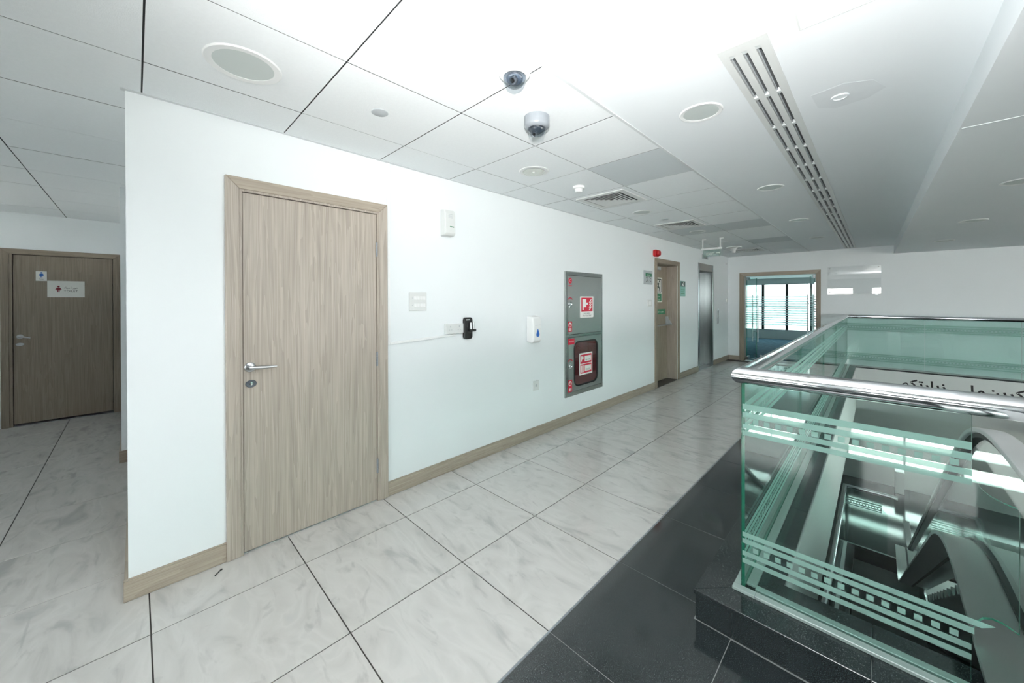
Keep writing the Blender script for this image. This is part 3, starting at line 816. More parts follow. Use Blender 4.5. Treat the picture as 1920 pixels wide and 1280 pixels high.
# ------------------------------------------------------------------ far glass doors and the office beyond
d5 = thing('door_5', 'oak framed glass double doors standing open at the corridor end', 'door', (0.97, FAR, 0), kind='structure')
for poly, mt, nm in (([(0.238, 0.001), (0.335, 0.001), (0.335, 1.95), (0.238, 2.03)], 'wood_dk', 'frame_side'), ([(1.622, 0.001), (1.70, 0.001), (1.70, 2.03), (1.622, 1.95)], 'wood_dk', 'frame_side'), ([(0.238, 2.03), (0.335, 1.95), (1.622, 1.95), (1.70, 2.03)], 'wood_x', 'frame_head')):
    MB().prism(poly, 1, FAR - 0.018, FAR + 0.15).build(nm, M[mt], d5, bevel=0.002)
def door_leaf(hx, sgn, ex, ey):
    """glass leaf from hinge (hx, FAR+.05) to free edge (ex, ey)"""
    a = Vector((hx, FAR + 0.06, 0)); b = Vector((ex, ey, 0)); d = (b - a).normalized(); n = Vector((-d.y, d.x, 0)) * 0.006
    L = (b - a).length
    def P(t, o, z): return a + d * t + n.normalized() * o + Vector((0, 0, z))
    def hex_(t0, t1, o0, o1, z0, z1):
        vs = [P(t0, o0, z0), P(t1, o0, z0), P(t1, o1, z0), P(t0, o1, z0), P(t0, o0, z1), P(t1, o0, z1), P(t1, o1, z1), P(t0, o1, z1)]
        return vs, [(0, 3, 2, 1), (4, 5, 6, 7), (0, 1, 5, 4), (1, 2, 6, 5), (2, 3, 7, 6), (3, 0, 4, 7)]
    mb = MB(); vs, fs = hex_(0.02, L, -0.006, 0.006, 0.012, 1.93)
    mb.add(vs, fs[:2], 1); mb.v = mb.v; mb.add(vs, fs[2:3] + fs[4:5], 0); mb.add(vs, [fs[3], fs[5]], 1)
    leaf = mb.build('glass_leaf', [M['glass'], M['glass_edge']], d5)
    for z0, z1 in ((0.012, 0.10), (1.86, 1.935)):
        m2 = MB(); vs, fs = hex_(0.0, 0.16, -0.018, 0.018, z0, z1); m2.add(vs, fs); m2.build('patch_fitting', M['satin'], leaf)
    for o in (-0.055, 0.055):
        m3 = MB().tube([P(L - 0.09, o, 0.40), P(L - 0.09, o, 1.53)], 0.013, 12)
        m3.build('pull_bar', M['satin'], leaf, smooth=True)
    m4 = MB()
    for z in (0.65, 1.33): m4.tube([P(L - 0.09, -0.055, z), P(L - 0.09, 0.055, z)], 0.008, 8)
    m4.build('bar_bolt', M['satin'], leaf, smooth=True)
    return leaf
door_leaf(0.365, 1, 0.448, 10.55)
door_leaf(1.592, -1, 1.462, 10.55)
MB().box(0.34, 1.62, FAR + 0.02, FAR + 0.14, 0.0006, 0.004).build('threshold', M['satin'], d5)

OF0, OF1, OX0, OX1, OH = FAR + 0.16, 16.0, -3.0, 2.6, 2.16
off = MB().box(OX0, OX1, OF0, OF1, -0.25, 0.0)
tag(off.build('floor_office', M['carpet']), 'blue carpet in the room behind the glass doors', 'floor', kind='structure')
MB_ = MB().box(OX0, OX1, OF0, OF1, OH, OH + 0.1)
tag(MB_.build('ceiling_office', M['gypsum']), 'white ceiling of the room behind the glass doors', 'ceiling', kind='structure')
tag(MB().box(OX0 - 0.1, OX0, FAR, OF1 + 0.2, -0.25, 2.5).build('wall_office_left', M['wall']), 'left wall of the room behind the glass doors', 'wall', kind='structure')
tag(MB().box(OX1, OX1 + 0.1, OF0, OF1 + 0.2, -0.25, 2.5).build('wall_office_right', M['wall']), 'right wall of the room behind the glass doors', 'wall', kind='structure')
tag(MB().box(OX0, -0.22, FAR, FAR + 0.16, -0.25, 2.5).build('wall_office_front', M['wall']), 'front wall of the room behind the glass doors', 'wall', kind='structure')
WX0, WX1, WZ0, WZ1 = -2.6, 0.90, 0.30, 1.98
wof = wall_y('wall_office_window', OF1, OF1 + 0.2, OX0, OX1, -0.25, 2.5, [(WX0, WX1, WZ0, WZ1), (1.0, 2.3, 0.3, 1.98)], 'window wall of the room behind the glass doors', M['lowwall'])
w1 = thing('window_1', 'wide bright office window seen through the glass doors', 'window', (-0.85, OF1, WZ0), kind='structure')
fr = MB().box(WX0, WX1, OF1 + 0.02, OF1 + 0.08, WZ0, WZ0 + 0.04).box(WX0, WX1, OF1 + 0.02, OF1 + 0.08, WZ1 - 0.04, WZ1)
fr.build('window_frame', M['grey_pl'], w1)
for x in (-1.86, -1.15, -0.44, 0.264):
    MB().box(x - 0.038, x + 0.038, OF1 + 0.006, OF1 + 0.10, WZ0 + 0.04, WZ1 - 0.04).build('mullion', M['rubber'], w1)
MB().box(WX0, WX1, OF1 + 0.13, OF1 + 0.15, 1.13, 1.165).build('guard_rail', M['alu'], w1)
for a, b in ((WX0, -1.86), (-1.86, -1.15), (-1.15, -0.44), (-0.44, 0.264), (0.264, WX1)):
    MB().box(a + 0.038, b - 0.038, OF1 + 0.045, OF1 + 0.052, WZ0 + 0.04, WZ1 - 0.04).build('pane', M['tinted'], w1)
for k in range(13):
    z = 0.50 + k * 0.0815
    MB().box(WX0 + 0.01, WX1 - 0.01, OF1 - 0.001, OF1 + 0.001, z, z + 0.045).build('film_stripe', M['frost_w'], w1)
w1b = thing('window_6', 'striped side window at the right of the office', 'window', (1.65, OF1, 0.3), kind='structure')
MB().box(1.0, 2.3, OF1 + 0.05, OF1 + 0.056, 0.3, 1.98).build('pane', M['tinted'], w1b)
for k in range(13):
    z = 0.50 + k * 0.0815
    MB().box(1.0, 2.3, OF1 + 0.02, OF1 + 0.03, z, z + 0.03).build('blind_slat', M['rubber'], w1b)
tag(MB().lathe((0.52, 10.62, 0.0), 'z', [(0.0, 0), (0.03, 0), (0.03, 0.004), (0.012, 0.006), (0.012, 0.04), (0.028, 0.045), (0.028, 0.07), (0.0, 0.078)], 14).build('door_stop', M['satin'], smooth=True), 'small steel floor door stop beside the left glass leaf', 'door stop')

# acrylic plate
ap = thing('acrylic_plate', 'clear acrylic nameplate on four studs right of the glass doors', 'nameplate', (2.19, FAR, 1.52))
MB().box(1.808, 2.578, FAR - 0.026, FAR - 0.020, 1.52, 2.068).build('sheet', M['acrylic'], ap)
for x in (1.84, 2.546):
    for z in (1.552, 2.036):
        MB().lathe((x, FAR - 0.0005, z), '-y', [(0.0, 0), (0.010, 0), (0.010, 0.033), (0.0, 0.036)], 12).build('stud', M['satin'], ap, smooth=True)

# ------------------------------------------------------------------ glass balustrade round the void
bal = thing('glass_balustrade', 'green glass balustrade with a polished steel handrail round the escalator opening', 'balustrade', (GX, GY, KZ))
RZ = 1.083; RR = 0.037
rail = MB().tube([(2.855, GY, RZ), (GX, GY, RZ), (GX, GF, RZ), (VX1 - 0.3, GF, RZ)], RR, 32)
rail.build('handrail', M['chrome'], bal, smooth=True)
ch = MB().box(2.072, 2.138 + 0.02, GY - 0.042, GY - 0.008, KZ, KZ + 0.014).box(2.158, 2.80, GY - 0.042, GY - 0.008, KZ, KZ + 0.014)
ch.build('base_channel', M['shoe'], bal, bevel=0.002)
MB().box(2.15, 2.80, GY + 0.008, GY + 0.042, KZ, KZ + 0.012).build('base_channel', M['shoe'], bal, bevel=0.002)
MB().box(2.072, GX - 0.008, GY - 0.008, GF - 0.04, KZ, KZ + 0.012).build('base_channel', M['shoe'], bal, bevel=0.002)
MB().box(GX + 0.008, 2.150, GY + 0.03, GF - 0.04, KZ, KZ + 0.012).build('base_channel', M['shoe'], bal, bevel=0.002)
MB().box(GX, VX1, GF - 0.035, GF - 0.008, KZ, KZ + 0.012).build('base_channel', M['shoe'], bal, bevel=0.002)

BANDS = [(0.933, 0.958), (0.898, 0.921), (0.849, 0.869), (0.819, 0.839), (0.367, 0.387), (0.338, 0.358), (0.283, 0.303), (0.250, 0.270)]
SQ = [(0.8735, 0.8935), (0.3095, 0.3295)]
GT = 0.006; FT = 0.0009
# near panel with its shaped end
poly = [(GX - 0.006, KZ + 0.002), (2.752, KZ + 0.002), (2.752, 0.30), (2.755, 0.345), (2.763, 0.378), (2.776, 0.398), (2.793, 0.406), (2.815, 0.404), (2.846, 0.388),
        (2.846, 0.765), (2.842, 0.775), (2.815, 0.783), (2.79, 0.795), (2.772, 0.812), (2.76, 0.835), (2.752, 0.872), (2.752, RZ), (GX - 0.006, RZ)]
near = MB().prism(poly, 1, GY - GT, GY + GT, 0, 1).build('glass_panel', [M['glass'], M['glass_edge']], bal)
for i, (a, b) in enumerate(BANDS):
    x1 = 2.752
    if i == 4: x1 = 2.846
    if i == 5: x1 = 2.758
    if i == 4:
        MB().prism([(GX, a), (2.772, a), (2.80, a + 0.020 - 0.001), (2.80, b), (GX, b)], 1, GY - GT - FT, GY - GT).build('frosted_band', M['frost'], near)
    else:
        MB().box(GX, x1, GY - GT - FT, GY - GT, a, b).build('frosted_band', M['frost'], near)
sqm = mesh_only(MB().box(-0.010, 0.010, -FT, 0, -0.010, 0.010), 'frosted_square', M['frost'])
for a, b in SQ:
    for k in range(15):
        x = 2.155 + 0.04 * k
        if x < 2.745: place(sqm, 'frosted_square', (x, GY - GT, (a + b) / 2), near)
# long side
sqx = mesh_only(MB().box(0, FT, -0.010, 0.010, -0.010, 0.010), 'frosted_square', M['frost'])
joints = [GY + 0.008, 3.638, 5.37, 7.10, GF - 0.008]
for i, (a, b) in enumerate(zip(joints[:-1], joints[1:])):
    y0, y1 = a + (0.003 if i else 0), b - 0.003
    p = MB()
    p.prism([(y0, KZ + 0.002), (y1, KZ + 0.002), (y1, RZ), (y0, RZ)], 0, GX - GT, GX + GT, 0, 1)
    pn = p.build('glass_panel', [M['glass'], M['glass_edge']], bal)
    for (c, d) in BANDS:
        MB().box(GX + GT, GX + GT + FT, y0, y1, c, d).build('frosted_band', M['frost'], pn)
    n = int((y1 - y0) / 0.04)
    if i == 0:
        for c, d in SQ:
            for k in range(n): place(sqx, 'frosted_square', (GX + GT, y0 + 0.03 + 0.04 * k, (c + d) / 2), pn)
    else:
        q = MB()
        for c, d in SQ:
            for k in range(n):
                yq = y0 + 0.03 + 0.04 * k
                if yq + 0.01 < y1: q.box(GX + GT, GX + GT + FT, yq - 0.01, yq + 0.01, c, d)
        o = q.build('frosted_squares', M['frost'], pn); o['kind'] = 'stuff'
# far side
fj = [GX - 0.006, 3.127, 4.15, VX1]
for i, (a, b) in enumerate(zip(fj[:-1], fj[1:])):
    x0, x1 = a + (0.003 if i else 0), b - 0.003
    pn = MB().prism([(x0, KZ + 0.002), (x1, KZ + 0.002), (x1, RZ), (x0, RZ)], 1, GF - GT, GF + GT, 0, 1).build('glass_panel', [M['glass'], M['glass_edge']], bal)
    for (c, d) in BANDS:
        MB().box(x0, x1, GF - GT - FT, GF - GT, c, d).build('frosted_band', M['frost'], pn)
    q = MB()
    for c, d in SQ:
        for k in range(int((x1 - x0) / 0.04)):
            xq = x0 + 0.03 + 0.04 * k
            if xq + 0.01 < x1: q.box(xq - 0.01, xq + 0.01, GF - GT - FT, GF - GT, c, d)
    o = q.build('frosted_squares', M['frost'], pn); o['kind'] = 'stuff'

# ------------------------------------------------------------------ escalator
esc = thing('escalator', 'steel escalator with grey handrails going down through the opening', 'escalator', (3.35, 2.9, LZ))
SL = math.tan(math.radians(31.2))
def profile(zt, y0, ys, ye, y1, rt=0.5, rb=0.5, n=10):
    """level at zt from y0 to bend ys, slope to ye, level to y1; rounded bends"""
    zb = zt - (ye - ys) * SL
    P0, A, B, P1 = Vector((y0, zt)), Vector((ys, zt)), Vector((ye, zb)), Vector((y1, zb))
    pts = [P0]
    def bend(p, c, q, r):
        a = c + (p - c).normalized() * r; b = c + (q - c).normalized() * r
        return [a * (1 - t) ** 2 + c * 2 * t * (1 - t) + b * t * t for t in [k / n for k in range(n + 1)]]
    pts += bend(P0, A, B, rt) + bend(A, B, P1, rb) + [P1]
    return [(p.x, p.y) for p in pts]
HR = profile(0.885, 0.9, 2.80, 8.15, 9.2, 0.55, 0.45)
DK = profile(0.335, 0.9, 2.80, 8.0, 9.2, 0.55, 0.45)
for xc in (2.886, 4.03):
    m5 = MB().ribbon(HR, xc - 0.037, xc + 0.037, 0.022)
    hr = m5.build('handrail', M['handrail_grey'], esc, bevel=0.006, seg=2)
    lo = [(y, z - 0.022) for y, z in HR]
    MB().ribbon(lo, xc - 0.022, xc + 0.022, 0.022).build('rail_guide', M['rubber'], hr)
for s, x0, x1 in ((1, 2.755, 2.872), (-1, 4.044, 4.16)):
    dk = MB().ribbon(DK, x0, x1, 0.02).build('outer_deck', M['steel_y'], esc, smooth=True)
    xa, xb = (2.872, 2.892) if s > 0 else (4.024, 4.044)
    MB().ribbon([(y, z + 0.012) for y, z in DK], xa, xb, 0.03).build('glass_seat', M['rubber'], dk)
# glass between deck and handrail
for xc in (2.886, 4.03):
    gm = MB(); n = len(HR)
    cut = [0, 6, n // 2, n - 7, n - 1]
    for i, (a, b) in enumerate(zip(cut[:-1], cut[1:])):
        gm = MB()
        vs = []; fs = []
        for k in range(a, b + 1):
            vs += [(xc - 0.004, HR[k][0], HR[k][1] - 0.03), (xc - 0.004, DK[k][0], DK[k][1] - 0.0), (xc + 0.004, HR[k][0], HR[k][1] - 0.03), (xc + 0.004, DK[k][0], DK[k][1])]
        for k in range(b - a):
            o = k * 4
            fs += [(o, o + 1, o + 5, o + 4), (o + 3, o + 2, o + 6, o + 7)]
        gm.add(vs, fs)
        gm.build('side_glass', M['glass'], esc)
# steps
stepm = MB().prism([(0, 0), (0.40, 0), (0.40, -0.19), (0.34, -0.19), (0.02, -0.02), (0, -0.02)], 0, -0.40, 0.40)
for k in range(20): stepm.box(-0.395 + k * 0.04, -0.375 + k * 0.04, 0.005, 0.395, 0.0, 0.004)
stepm = mesh_only(stepm, 'step', M['lift'])
for k in range(17):
    y = 2.95 + k * 0.30; zz = -0.02 - k * 0.30 * SL
    if zz < LZ + 0.02: zz = LZ + 0.02
    place(stepm, 'step', (3.46, y, zz), esc)
MB().box(3.06, 3.86, 1.2, 2.95, -0.06, 0.004).build('landing_plate', M['steel_y'], esc)
MB().box(3.06, 3.86, 8.1, 9.25, LZ + 0.001, LZ + 0.012).build('landing_plate', M['steel_y'], esc)
SK = profile(0.16, 1.2, 2.85, 8.05, 9.2, 0.5, 0.4)
for x0, x1 in ((3.035, 3.055), (3.865, 3.885)):
    MB().ribbon(SK, x0, x1, 0.55).build('skirt', M['lift'], esc)
for x0, x1 in ((2.892, 3.035), (3.885, 4.024)):
    MB().ribbon([(y, z + 0.18) for y, z in SK], x0, x1, 0.015).build('inner_deck', M['steel_y'], esc)
MB().ribbon([(y, z - 0.55) for y, z in SK], 3.035, 3.885, 0.03).build('truss_underside', M['steel_y'], esc)

# ------------------------------------------------------------------ lower level
lv = MB()
lx0, lx1, ly0, ly1 = -1.0, R1, -1.0, 13.0
LVX, LVY0, LVY1, LVX1 = 2.235, 2.0, 9.40, 2.80
lv.box(lx0, LVX, ly0, ly1, LZ - 0.25, LZ).box(LVX, lx1, ly0, LVY0, LZ - 0.25, LZ).box(LVX, lx1, LVY1, ly1, LZ - 0.25, LZ).box(5.2, lx1, LVY0, LVY1, LZ - 0.25, LZ)
tag(lv.build('floor_lower', M['granite']), 'dark granite floor of the level below', 'floor', kind='structure')
tag(MB().box(lx0, VX - 0.06, ly0, FAR + 0.2, LC, LC + 0.1).box(VX, R1, VY1 + 0.06, 13.2, LC, LC + 0.1).build('ceiling_lower', M['gypsum']), 'white ceiling of the level below', 'ceiling', kind='structure')
tag(MB().box(lx0, R1, FAR + 0.2, 13.2, LC + 0.1, LC + 0.2).build('ceiling_lower_far', M['gypsum']), 'white ceiling over the far part of the level below', 'ceiling', kind='structure')
tag(MB().box(VX - 0.05, 5.25, 9.47, 9.53, -6.4, LZ - 0.02).build('wall_lower_fascia', M['lowwall']), 'grey wall below the lower level edge', 'wall', kind='structure')
tag(MB().box(lx0, R1, ly0, 13.0, -6.6, -6.4).build('floor_lowest', M['granite']), 'dark floor two levels below', 'floor', kind='structure')
tag(MB().box(lx0 - 0.1, lx0, ly0, 13.2, -6.6, -0.25).build('wall_lower_left', M['lowwall']), 'left wall of the lower levels', 'wall', kind='structure')
tag(MB().box(lx0, R1, ly0 - 0.1, ly0, -6.6, -0.25).build('wall_lower_near', M['lowwall']), 'near wall of the lower levels', 'wall', kind='structure')
LWIN = [(2.05, 3.55, -2.12, -1.93), (3.65, 5.6, -2.12, -1.93)]
lw = MB()
wy0, wy1 = 13.0, 13.15
for a, b, c, d in ((lx0, 2.0, -6.4, -0.2), (2.0, R1, -1.93, -0.2), (2.0, R1, -2.36, -2.14), (2.0, R1, -6.4, -2.64), (5.7, R1, -2.64, -1.93)):
    lw.box(a, b, wy0, wy1, c, d)
tag(lw.build('wall_lower_far', M['lowwall']), 'grey far wall of the level below with bright strip windows', 'wall', kind='structure')
w7 = thing('window_5', 'long bright strip window low on the level below', 'window', (3.85, 13.05, -2.64), kind='structure')
for a, b, c, d in ((2.0, 5.7, -2.14, -1.93), (2.0, 5.7, -2.64, -2.36)):
    MB().box(a, b, 13.06, 13.066, c, d).build('pane', M['tinted2'], w7)
for x in (3.0, 3.9, 4.8):
    MB().box(x - 0.02, x + 0.02, 13.04, 13.09, -2.64, -1.93).build('mullion', M['alu'], w7)
tag(MB().box(2.83, 2.99, 12.6, 12.9, LZ, -2.66).build('post', M['lowwall'], bevel=0.005), 'low pale post on the floor of the level below', 'post')

lb = thing('lower_balustrade', 'glass balustrade with steel rail on the level below', 'balustrade', (2.10, 9.38, LZ))
LRZ = -2.09
MB().tube([(2.10, 3.0, LRZ), (2.10, 9.38, LRZ), (2.79, 9.38, LRZ)], 0.034, 20).build('handrail', M['chrome'], lb, smooth=True)
MB().prism([(2.1, LZ + 0.02), (2.66, LZ + 0.02), (2.66, LRZ - 0.32), (2.60, LRZ - 0.26), (2.60, LRZ), (2.1, LRZ)], 1, 9.372, 9.384, 0, 1).build('glass_panel', [M['glass'], M['glass_edge']], lb)
MB().box(2.094, 2.106, 3.0, 6.2, LZ + 0.02, LRZ).build('glass_panel', M['glass'], lb)
MB().box(2.094, 2.106, 6.21, 9.37, LZ + 0.02, LRZ).build('glass_panel', M['glass'], lb)
lp = [c for c in lb.children if c.name.startswith('glass_panel')][0]
for c, d in ((0.933, 0.958), (0.898, 0.921), (0.849, 0.869), (0.819, 0.839)):
    MB().box(2.11, 2.59, 9.370, 9.372, LZ + c - 0.07, LZ + d - 0.07).build('frosted_band', M['frost'], lp)
q = MB()
for k in range(12): q.box(2.13 + 0.04 * k, 2.15 + 0.04 * k, 9.370, 9.372, LZ + 0.803, LZ + 0.823)
o = q.build('frosted_squares', M['frost'], lp); o['kind'] = 'stuff'
MB().box(2.08, 5.2, 9.355, 9.40, LZ, LZ + 0.03).build('base_channel', M['chrome'], lb)
MB().box(2.08, 2.13, 3.0, 9.355, LZ, LZ + 0.03).build('base_channel', M['alu'], lb)

# ------------------------------------------------------------------ wall fittings
tr = thing('cable_trunking', 'white cable trunking running down beside the door and along to the socket', 'trunking', (0, 1.287, 1.10))
MB().box(0.0005, 0.014, 1.2785, 1.298, 1.098, H - 0.004).build('upright_duct', M['white'], tr, bevel=0.002)
MB().prism([(1.298, 1.098), (1.298, 1.115), (1.885, 1.140), (1.885, 1.123)], 0, 0.0005, 0.014).build('level_duct', M['white'], tr, bevel=0.002)

sw = thing('light_switch_panel', 'white eight rocker light switch panel right of the oak door', 'switch', (0, 1.53, 1.34))
MB().box(0.0005, 0.012, 1.455, 1.606, 1.340, 1.482).build('plate', M['offwhite'], sw, bevel=0.003)
for z in (1.438, 1.382):
    for k in range(4):
        y = 1.491 + k * 0.026
        MB().box(0.012, 0.0165, y, y + 0.0235, z - 0.014, z + 0.014).build('rocker', M['white'], sw, bevel=0.002)
    for y in (1.479, 1.600 - 0.008):
        MB().lathe((0.012, y, z), 'x', [(0.003, 0), (0.003, 0.001), (0, 0.0012)], 8).build('screw', M['grey_pl'], sw)
sk = thing('wall_socket', 'white double power socket at the end of the trunking', 'socket', (0, 1.86, 1.105))
MB().box(0.0005, 0.03, 1.775, 1.955, 1.142, 1.225).build('plate', M['offwhite'], sk, bevel=0.003)
for y in (1.82, 1.91):
    MB().box(0.03, 0.0305, y - 0.004, y + 0.004, 1.195, 1.208).box(0.03, 0.0305, y - 0.016, y - 0.006, 1.172, 1.177).box(0.03, 0.0305, y + 0.006, y + 0.016, 1.172, 1.177).build('pin_holes', M['grey_pl'], sk)
hb = thing('wall_holder', 'black wall bracket with two grey pins above the socket end', 'bracket', (0, 2.02, 1.086))
MB().prism(rrect(1.967, 2.058, 1.086, 1.272, 0.022), 0, 0.0005, 0.026).build('back_plate', M['black'], hb, bevel=0.004)
MB().box(0.026, 0.056, 2.004, 2.075, 1.150, 1.172).build('cradle', M['black'], hb, bevel=0.003)
for y in (2.020, 2.052):
    MB().lathe((0.046, y, 1.165), 'z', [(0.0, 0), (0.009, 0), (0.009, 0.062), (0.0, 0.064)], 12).build('pin', M['satin'], hb, smooth=True)
MB().box(0.026, 0.0266, 1.985, 2.025, 1.248, 1.256).build('badge', M['offwhite'], hb)

ad = thing('air_freshener', 'white air freshener dispenser high on the wall above the switches', 'dispenser', (0, 1.79, 1.94))
MB().prism([(0.0005, 1.94), (0.055, 1.945), (0.068, 1.965), (0.068, 2.12), (0.055, 2.152), (0.0005, 2.158)], 1, 1.742, 1.845).build('housing', M['offwhite'], ad, bevel=0.008, seg=3)
for k in range(4):
    MB().box(0.068, 0.0686, 1.775, 1.815, 2.085 + k * 0.009, 2.088 + k * 0.009).build('vent_slot', M['grey_pl'], ad)
MB().box(0.068, 0.0686, 1.79, 1.83, 2.012, 2.020).build('print', M['green'], ad)
sd = thing('soap_dispenser', 'white soap dispenser with a blue drop beside the fire hose cabinet', 'dispenser', (0, 2.93, 0.99))
MB().prism([(0.0005, 0.995), (0.07, 0.985), (0.095, 1.01), (0.10, 1.14), (0.085, 1.25), (0.0005, 1.262)], 1, 2.775, 2.905).build('housing', M['white'], sd, bevel=0.014, seg=3)
MB().box(0.0985, 0.1005, 2.80, 2.885, 1.165, 1.168).build('lid_seam', M['grey_pl'], sd)
dr = [(0, 0.052)] + [(0.024 * math.cos(a), -0.012 + 0.024 * math.sin(a)) for a in [math.radians(35 - 25 * k) for k in range(11)]]
MB().prism([(2.842 + a, 1.085 + b) for a, b in dr], 0, 0.0965, 0.0995).build('drop_window', M['blue'], sd)
ss = thing('low_socket', 'small white socket low on the wall under the soap dispenser', 'socket', (0, 2.92, 0.48))
MB().box(0.0005, 0.010, 2.872, 2.962, 0.482, 0.582).build('plate', M['offwhite'], ss, bevel=0.002)
MB().box(0.010, 0.0106, 2.905, 2.93, 0.52, 0.545).build('pin_holes', M['grey_pl'], ss)

# ------------------------------------------------------------------ fire hose cabinet
fc = thing('fire_hose_cabinet', 'tall stainless steel fire hose cabinet with red labels on the long wall', 'cabinet', (0, 3.81, 0.31))
fy0, fy1, fz0, fz1 = 3.412, 4.208, 0.306, 1.748
fm = MB().box(0.0005, 0.018, fy0, fy0 + 0.05, fz0, fz1).box(0.0005, 0.018, fy1 - 0.035, fy1, fz0, fz1).box(0.0005, 0.018, fy0 + 0.05, fy1 - 0.035, fz1 - 0.045, fz1)
fm.box(0.0005, 0.018, fy0 + 0.05, fy1 - 0.035, fz0, fz0 + 0.05).box(0.0005, 0.018, fy0 + 0.05, fy1 - 0.035, 0.984, 1.018)
fm.build('frame', M['steel_z'], fc, bevel=0.002)
MB().box(0.0005, 0.006, fy0 + 0.05, fy1 - 0.035, fz0 + 0.05, fz1 - 0.045).build('backing', M['black_vent'], fc)
du = MB().box(0.008, 0.020, fy0 + 0.054, fy1 - 0.039, 1.021, fz1 - 0.049).build('upper_door', M['steel_y'], fc, bevel=0.0015)
y0, y1, za, zb = 3.575, 4.085, 0.408, 0.93
inner = rrect(y0, y1, za, zb, 0.085, 6)
ya, yb, zc, zd = fy0 + 0.054, fy1 - 0.039, fz0 + 0.054, 0.981
outer = []
for (py, pz) in inner:      # project the rounded inner outline to the door rectangle
    cy, cz_ = (y0 + y1) / 2, (za + zb) / 2
    dy, dz = py - cy, pz - cz_
    t = 1e9
    if dy > 1e-9: t = min(t, (yb - cy) / dy)
    if dy < -1e-9: t = min(t, (ya - cy) / dy)
    if dz > 1e-9: t = min(t, (zd - cz_) / dz)
    if dz < -1e-9: t = min(t, (zc - cz_) / dz)
    outer.append((cy + dy * t, cz_ + dz * t))
def snap(pts):
    out = list(pts)
    for corner in ((ya, zc), (ya, zd), (yb, zc), (yb, zd)):
        i = min(range(len(out)), key=lambda k: (out[k][0] - corner[0]) ** 2 + (out[k][1] - corner[1]) ** 2)
        out[i] = corner
    return out
outer = snap(outer); n = len(inner)
dm = MB()
vs = [(0.020, a, b) for a, b in outer] + [(0.020, a, b) for a, b in inner] + [(0.008, a, b) for a, b in outer] + [(0.008, a, b) for a, b in inner]
fs = []
for k in range(n):
    m_ = (k + 1) % n
    fs += [(k, m_, n + m_, n + k), (n + k, n + m_, 3 * n + m_, 3 * n + k), (2 * n + k, 2 * n + m_, m_, k)]
dm.add(vs, fs)
dl = dm.build('lower_door', M['steel_y'], fc)
gs = MB()
ring_o = rrect(y0 - 0.004, y1 + 0.004, za - 0.004, zb + 0.004, 0.089, 6); ring_i = rrect(y0 + 0.012, y1 - 0.012, za + 0.012, zb - 0.012, 0.073, 6)
vs = [(0.0225, a, b) for a, b in ring_o] + [(0.0225, a, b) for a, b in ring_i] + [(0.019, a, b) for a, b in ring_o] + [(0.010, a, b) for a, b in ring_i]
fs = []
for k in range(n):
    m_ = (k + 1) % n
    fs += [(k, m_, n + m_, n + k), (n + k, n + m_, 3 * n + m_, 3 * n + k), (2 * n + k, 2 * n + m_, m_, k)]
gs.add(vs, fs); gs.build('window_gasket', M['rubber'], dl)
MB().prism(inner, 0, 0.0125, 0.014).build('window_pane', glass('cabinet_pane', (0.80, 0.80, 0.80, 1), 0.08), dl)
MB().prism(inner, 0, 0.0085, 0.0095).build('hose_reel', M['reel'], dl)
for door, zc_ in ((du, 1.371), (dl, 0.661)):
    MB().lathe((0.020, 3.501, zc_), 'x', [(0.0, 0), (0.038, 0.0), (0.038, 0.004), (0.028, 0.006), (0.024, 0.003), (0.012, 0.003), (0.012, 0.010), (0, 0.011)], 24).build('lock', M['chrome'], door, smooth=True)
    arc = MB()
    for k in range(8):
        a0, a1 = math.radians(40 + k * 12.5), math.radians(40 + (k + 1) * 12.5)
        arc.prism([(3.501 + 0.062 * math.cos(a0), zc_ + 0.062 * math.sin(a0) + 0.015), (3.501 + 0.062 * math.cos(a1), zc_ + 0.062 * math.sin(a1) + 0.015), (3.501 + 0.052 * math.cos(a1), zc_ + 0.052 * math.sin(a1) + 0.015), (3.501 + 0.052 * math.cos(a0), zc_ + 0.052 * math.sin(a0) + 0.015)], 0, 0.020, 0.0206)
    arc.build('turn_mark', M['redprint'], door)
X0 = 0.020
# printed labels on the doors
def disc(y, z, r, x, mat, parent, name='print'):
    return MB().prism([(y + r * math.cos(a * PI / 10), z + r * math.sin(a * PI / 10)) for a in range(20)], 0, x, x + 0.0005).build(name, mat, parent)
disc(3.503, 1.640, 0.034, X0, M['redprint'], du); text('C', 0.045, (X0 + 0.0005, 3.503, 1.625), WR, WU, M['whiteprint'], du)
MB().box(X0, X0 + 0.0005, 3.472, 3.535, 1.578, 1.588).build('print', M['redprint'], du)
for door, z0_, z1_ in ((du, 1.052, 1.172), (dl, 0.362, 0.500)):
    pp = MB().box(X0, X0 + 0.0005, 3.461, 3.536, z0_, z1_).build('red_label', M['redprint'], door)
    hh = z1_ - z0_
    lb_ = MB().prism([(3.498 + 0.028 * math.cos(a * PI / 10), z1_ - 0.04 + 0.028 * math.sin(a * PI / 10)) for a in range(20)], 0, X0 + 0.0005, X0 + 0.0009).build('print', M['whiteprint'], door)
    MB().prism([(3.498, z1_ - 0.018), (3.482, z1_ - 0.05), (3.492, z1_ - 0.062), (3.504, z1_ - 0.062), (3.514, z1_ - 0.05)], 0, X0 + 0.0009, X0 + 0.0013).build('print', M['redprint'], door)
    MB().box(X0 + 0.0005, X0 + 0.0009, 3.476, 3.521, z0_ + 0.012, z0_ + 0.042).build('print', M['whiteprint'], door)
    MB().box(X0 + 0.0009, X0 + 0.0013, 3.494, 3.503, z0_ + 0.014, z0_ + 0.04).build('print', M['redprint'], door)
pp = MB().box(X0, X0 + 0.0005, 3.462, 3.585, 0.905, 0.972).build('red_label', M['redprint'], dl)
text('FIRE HOSE', 0.020, (X0 + 0.0005, 3.524, 0.932), WR, WU, M['whiteprint'], dl)
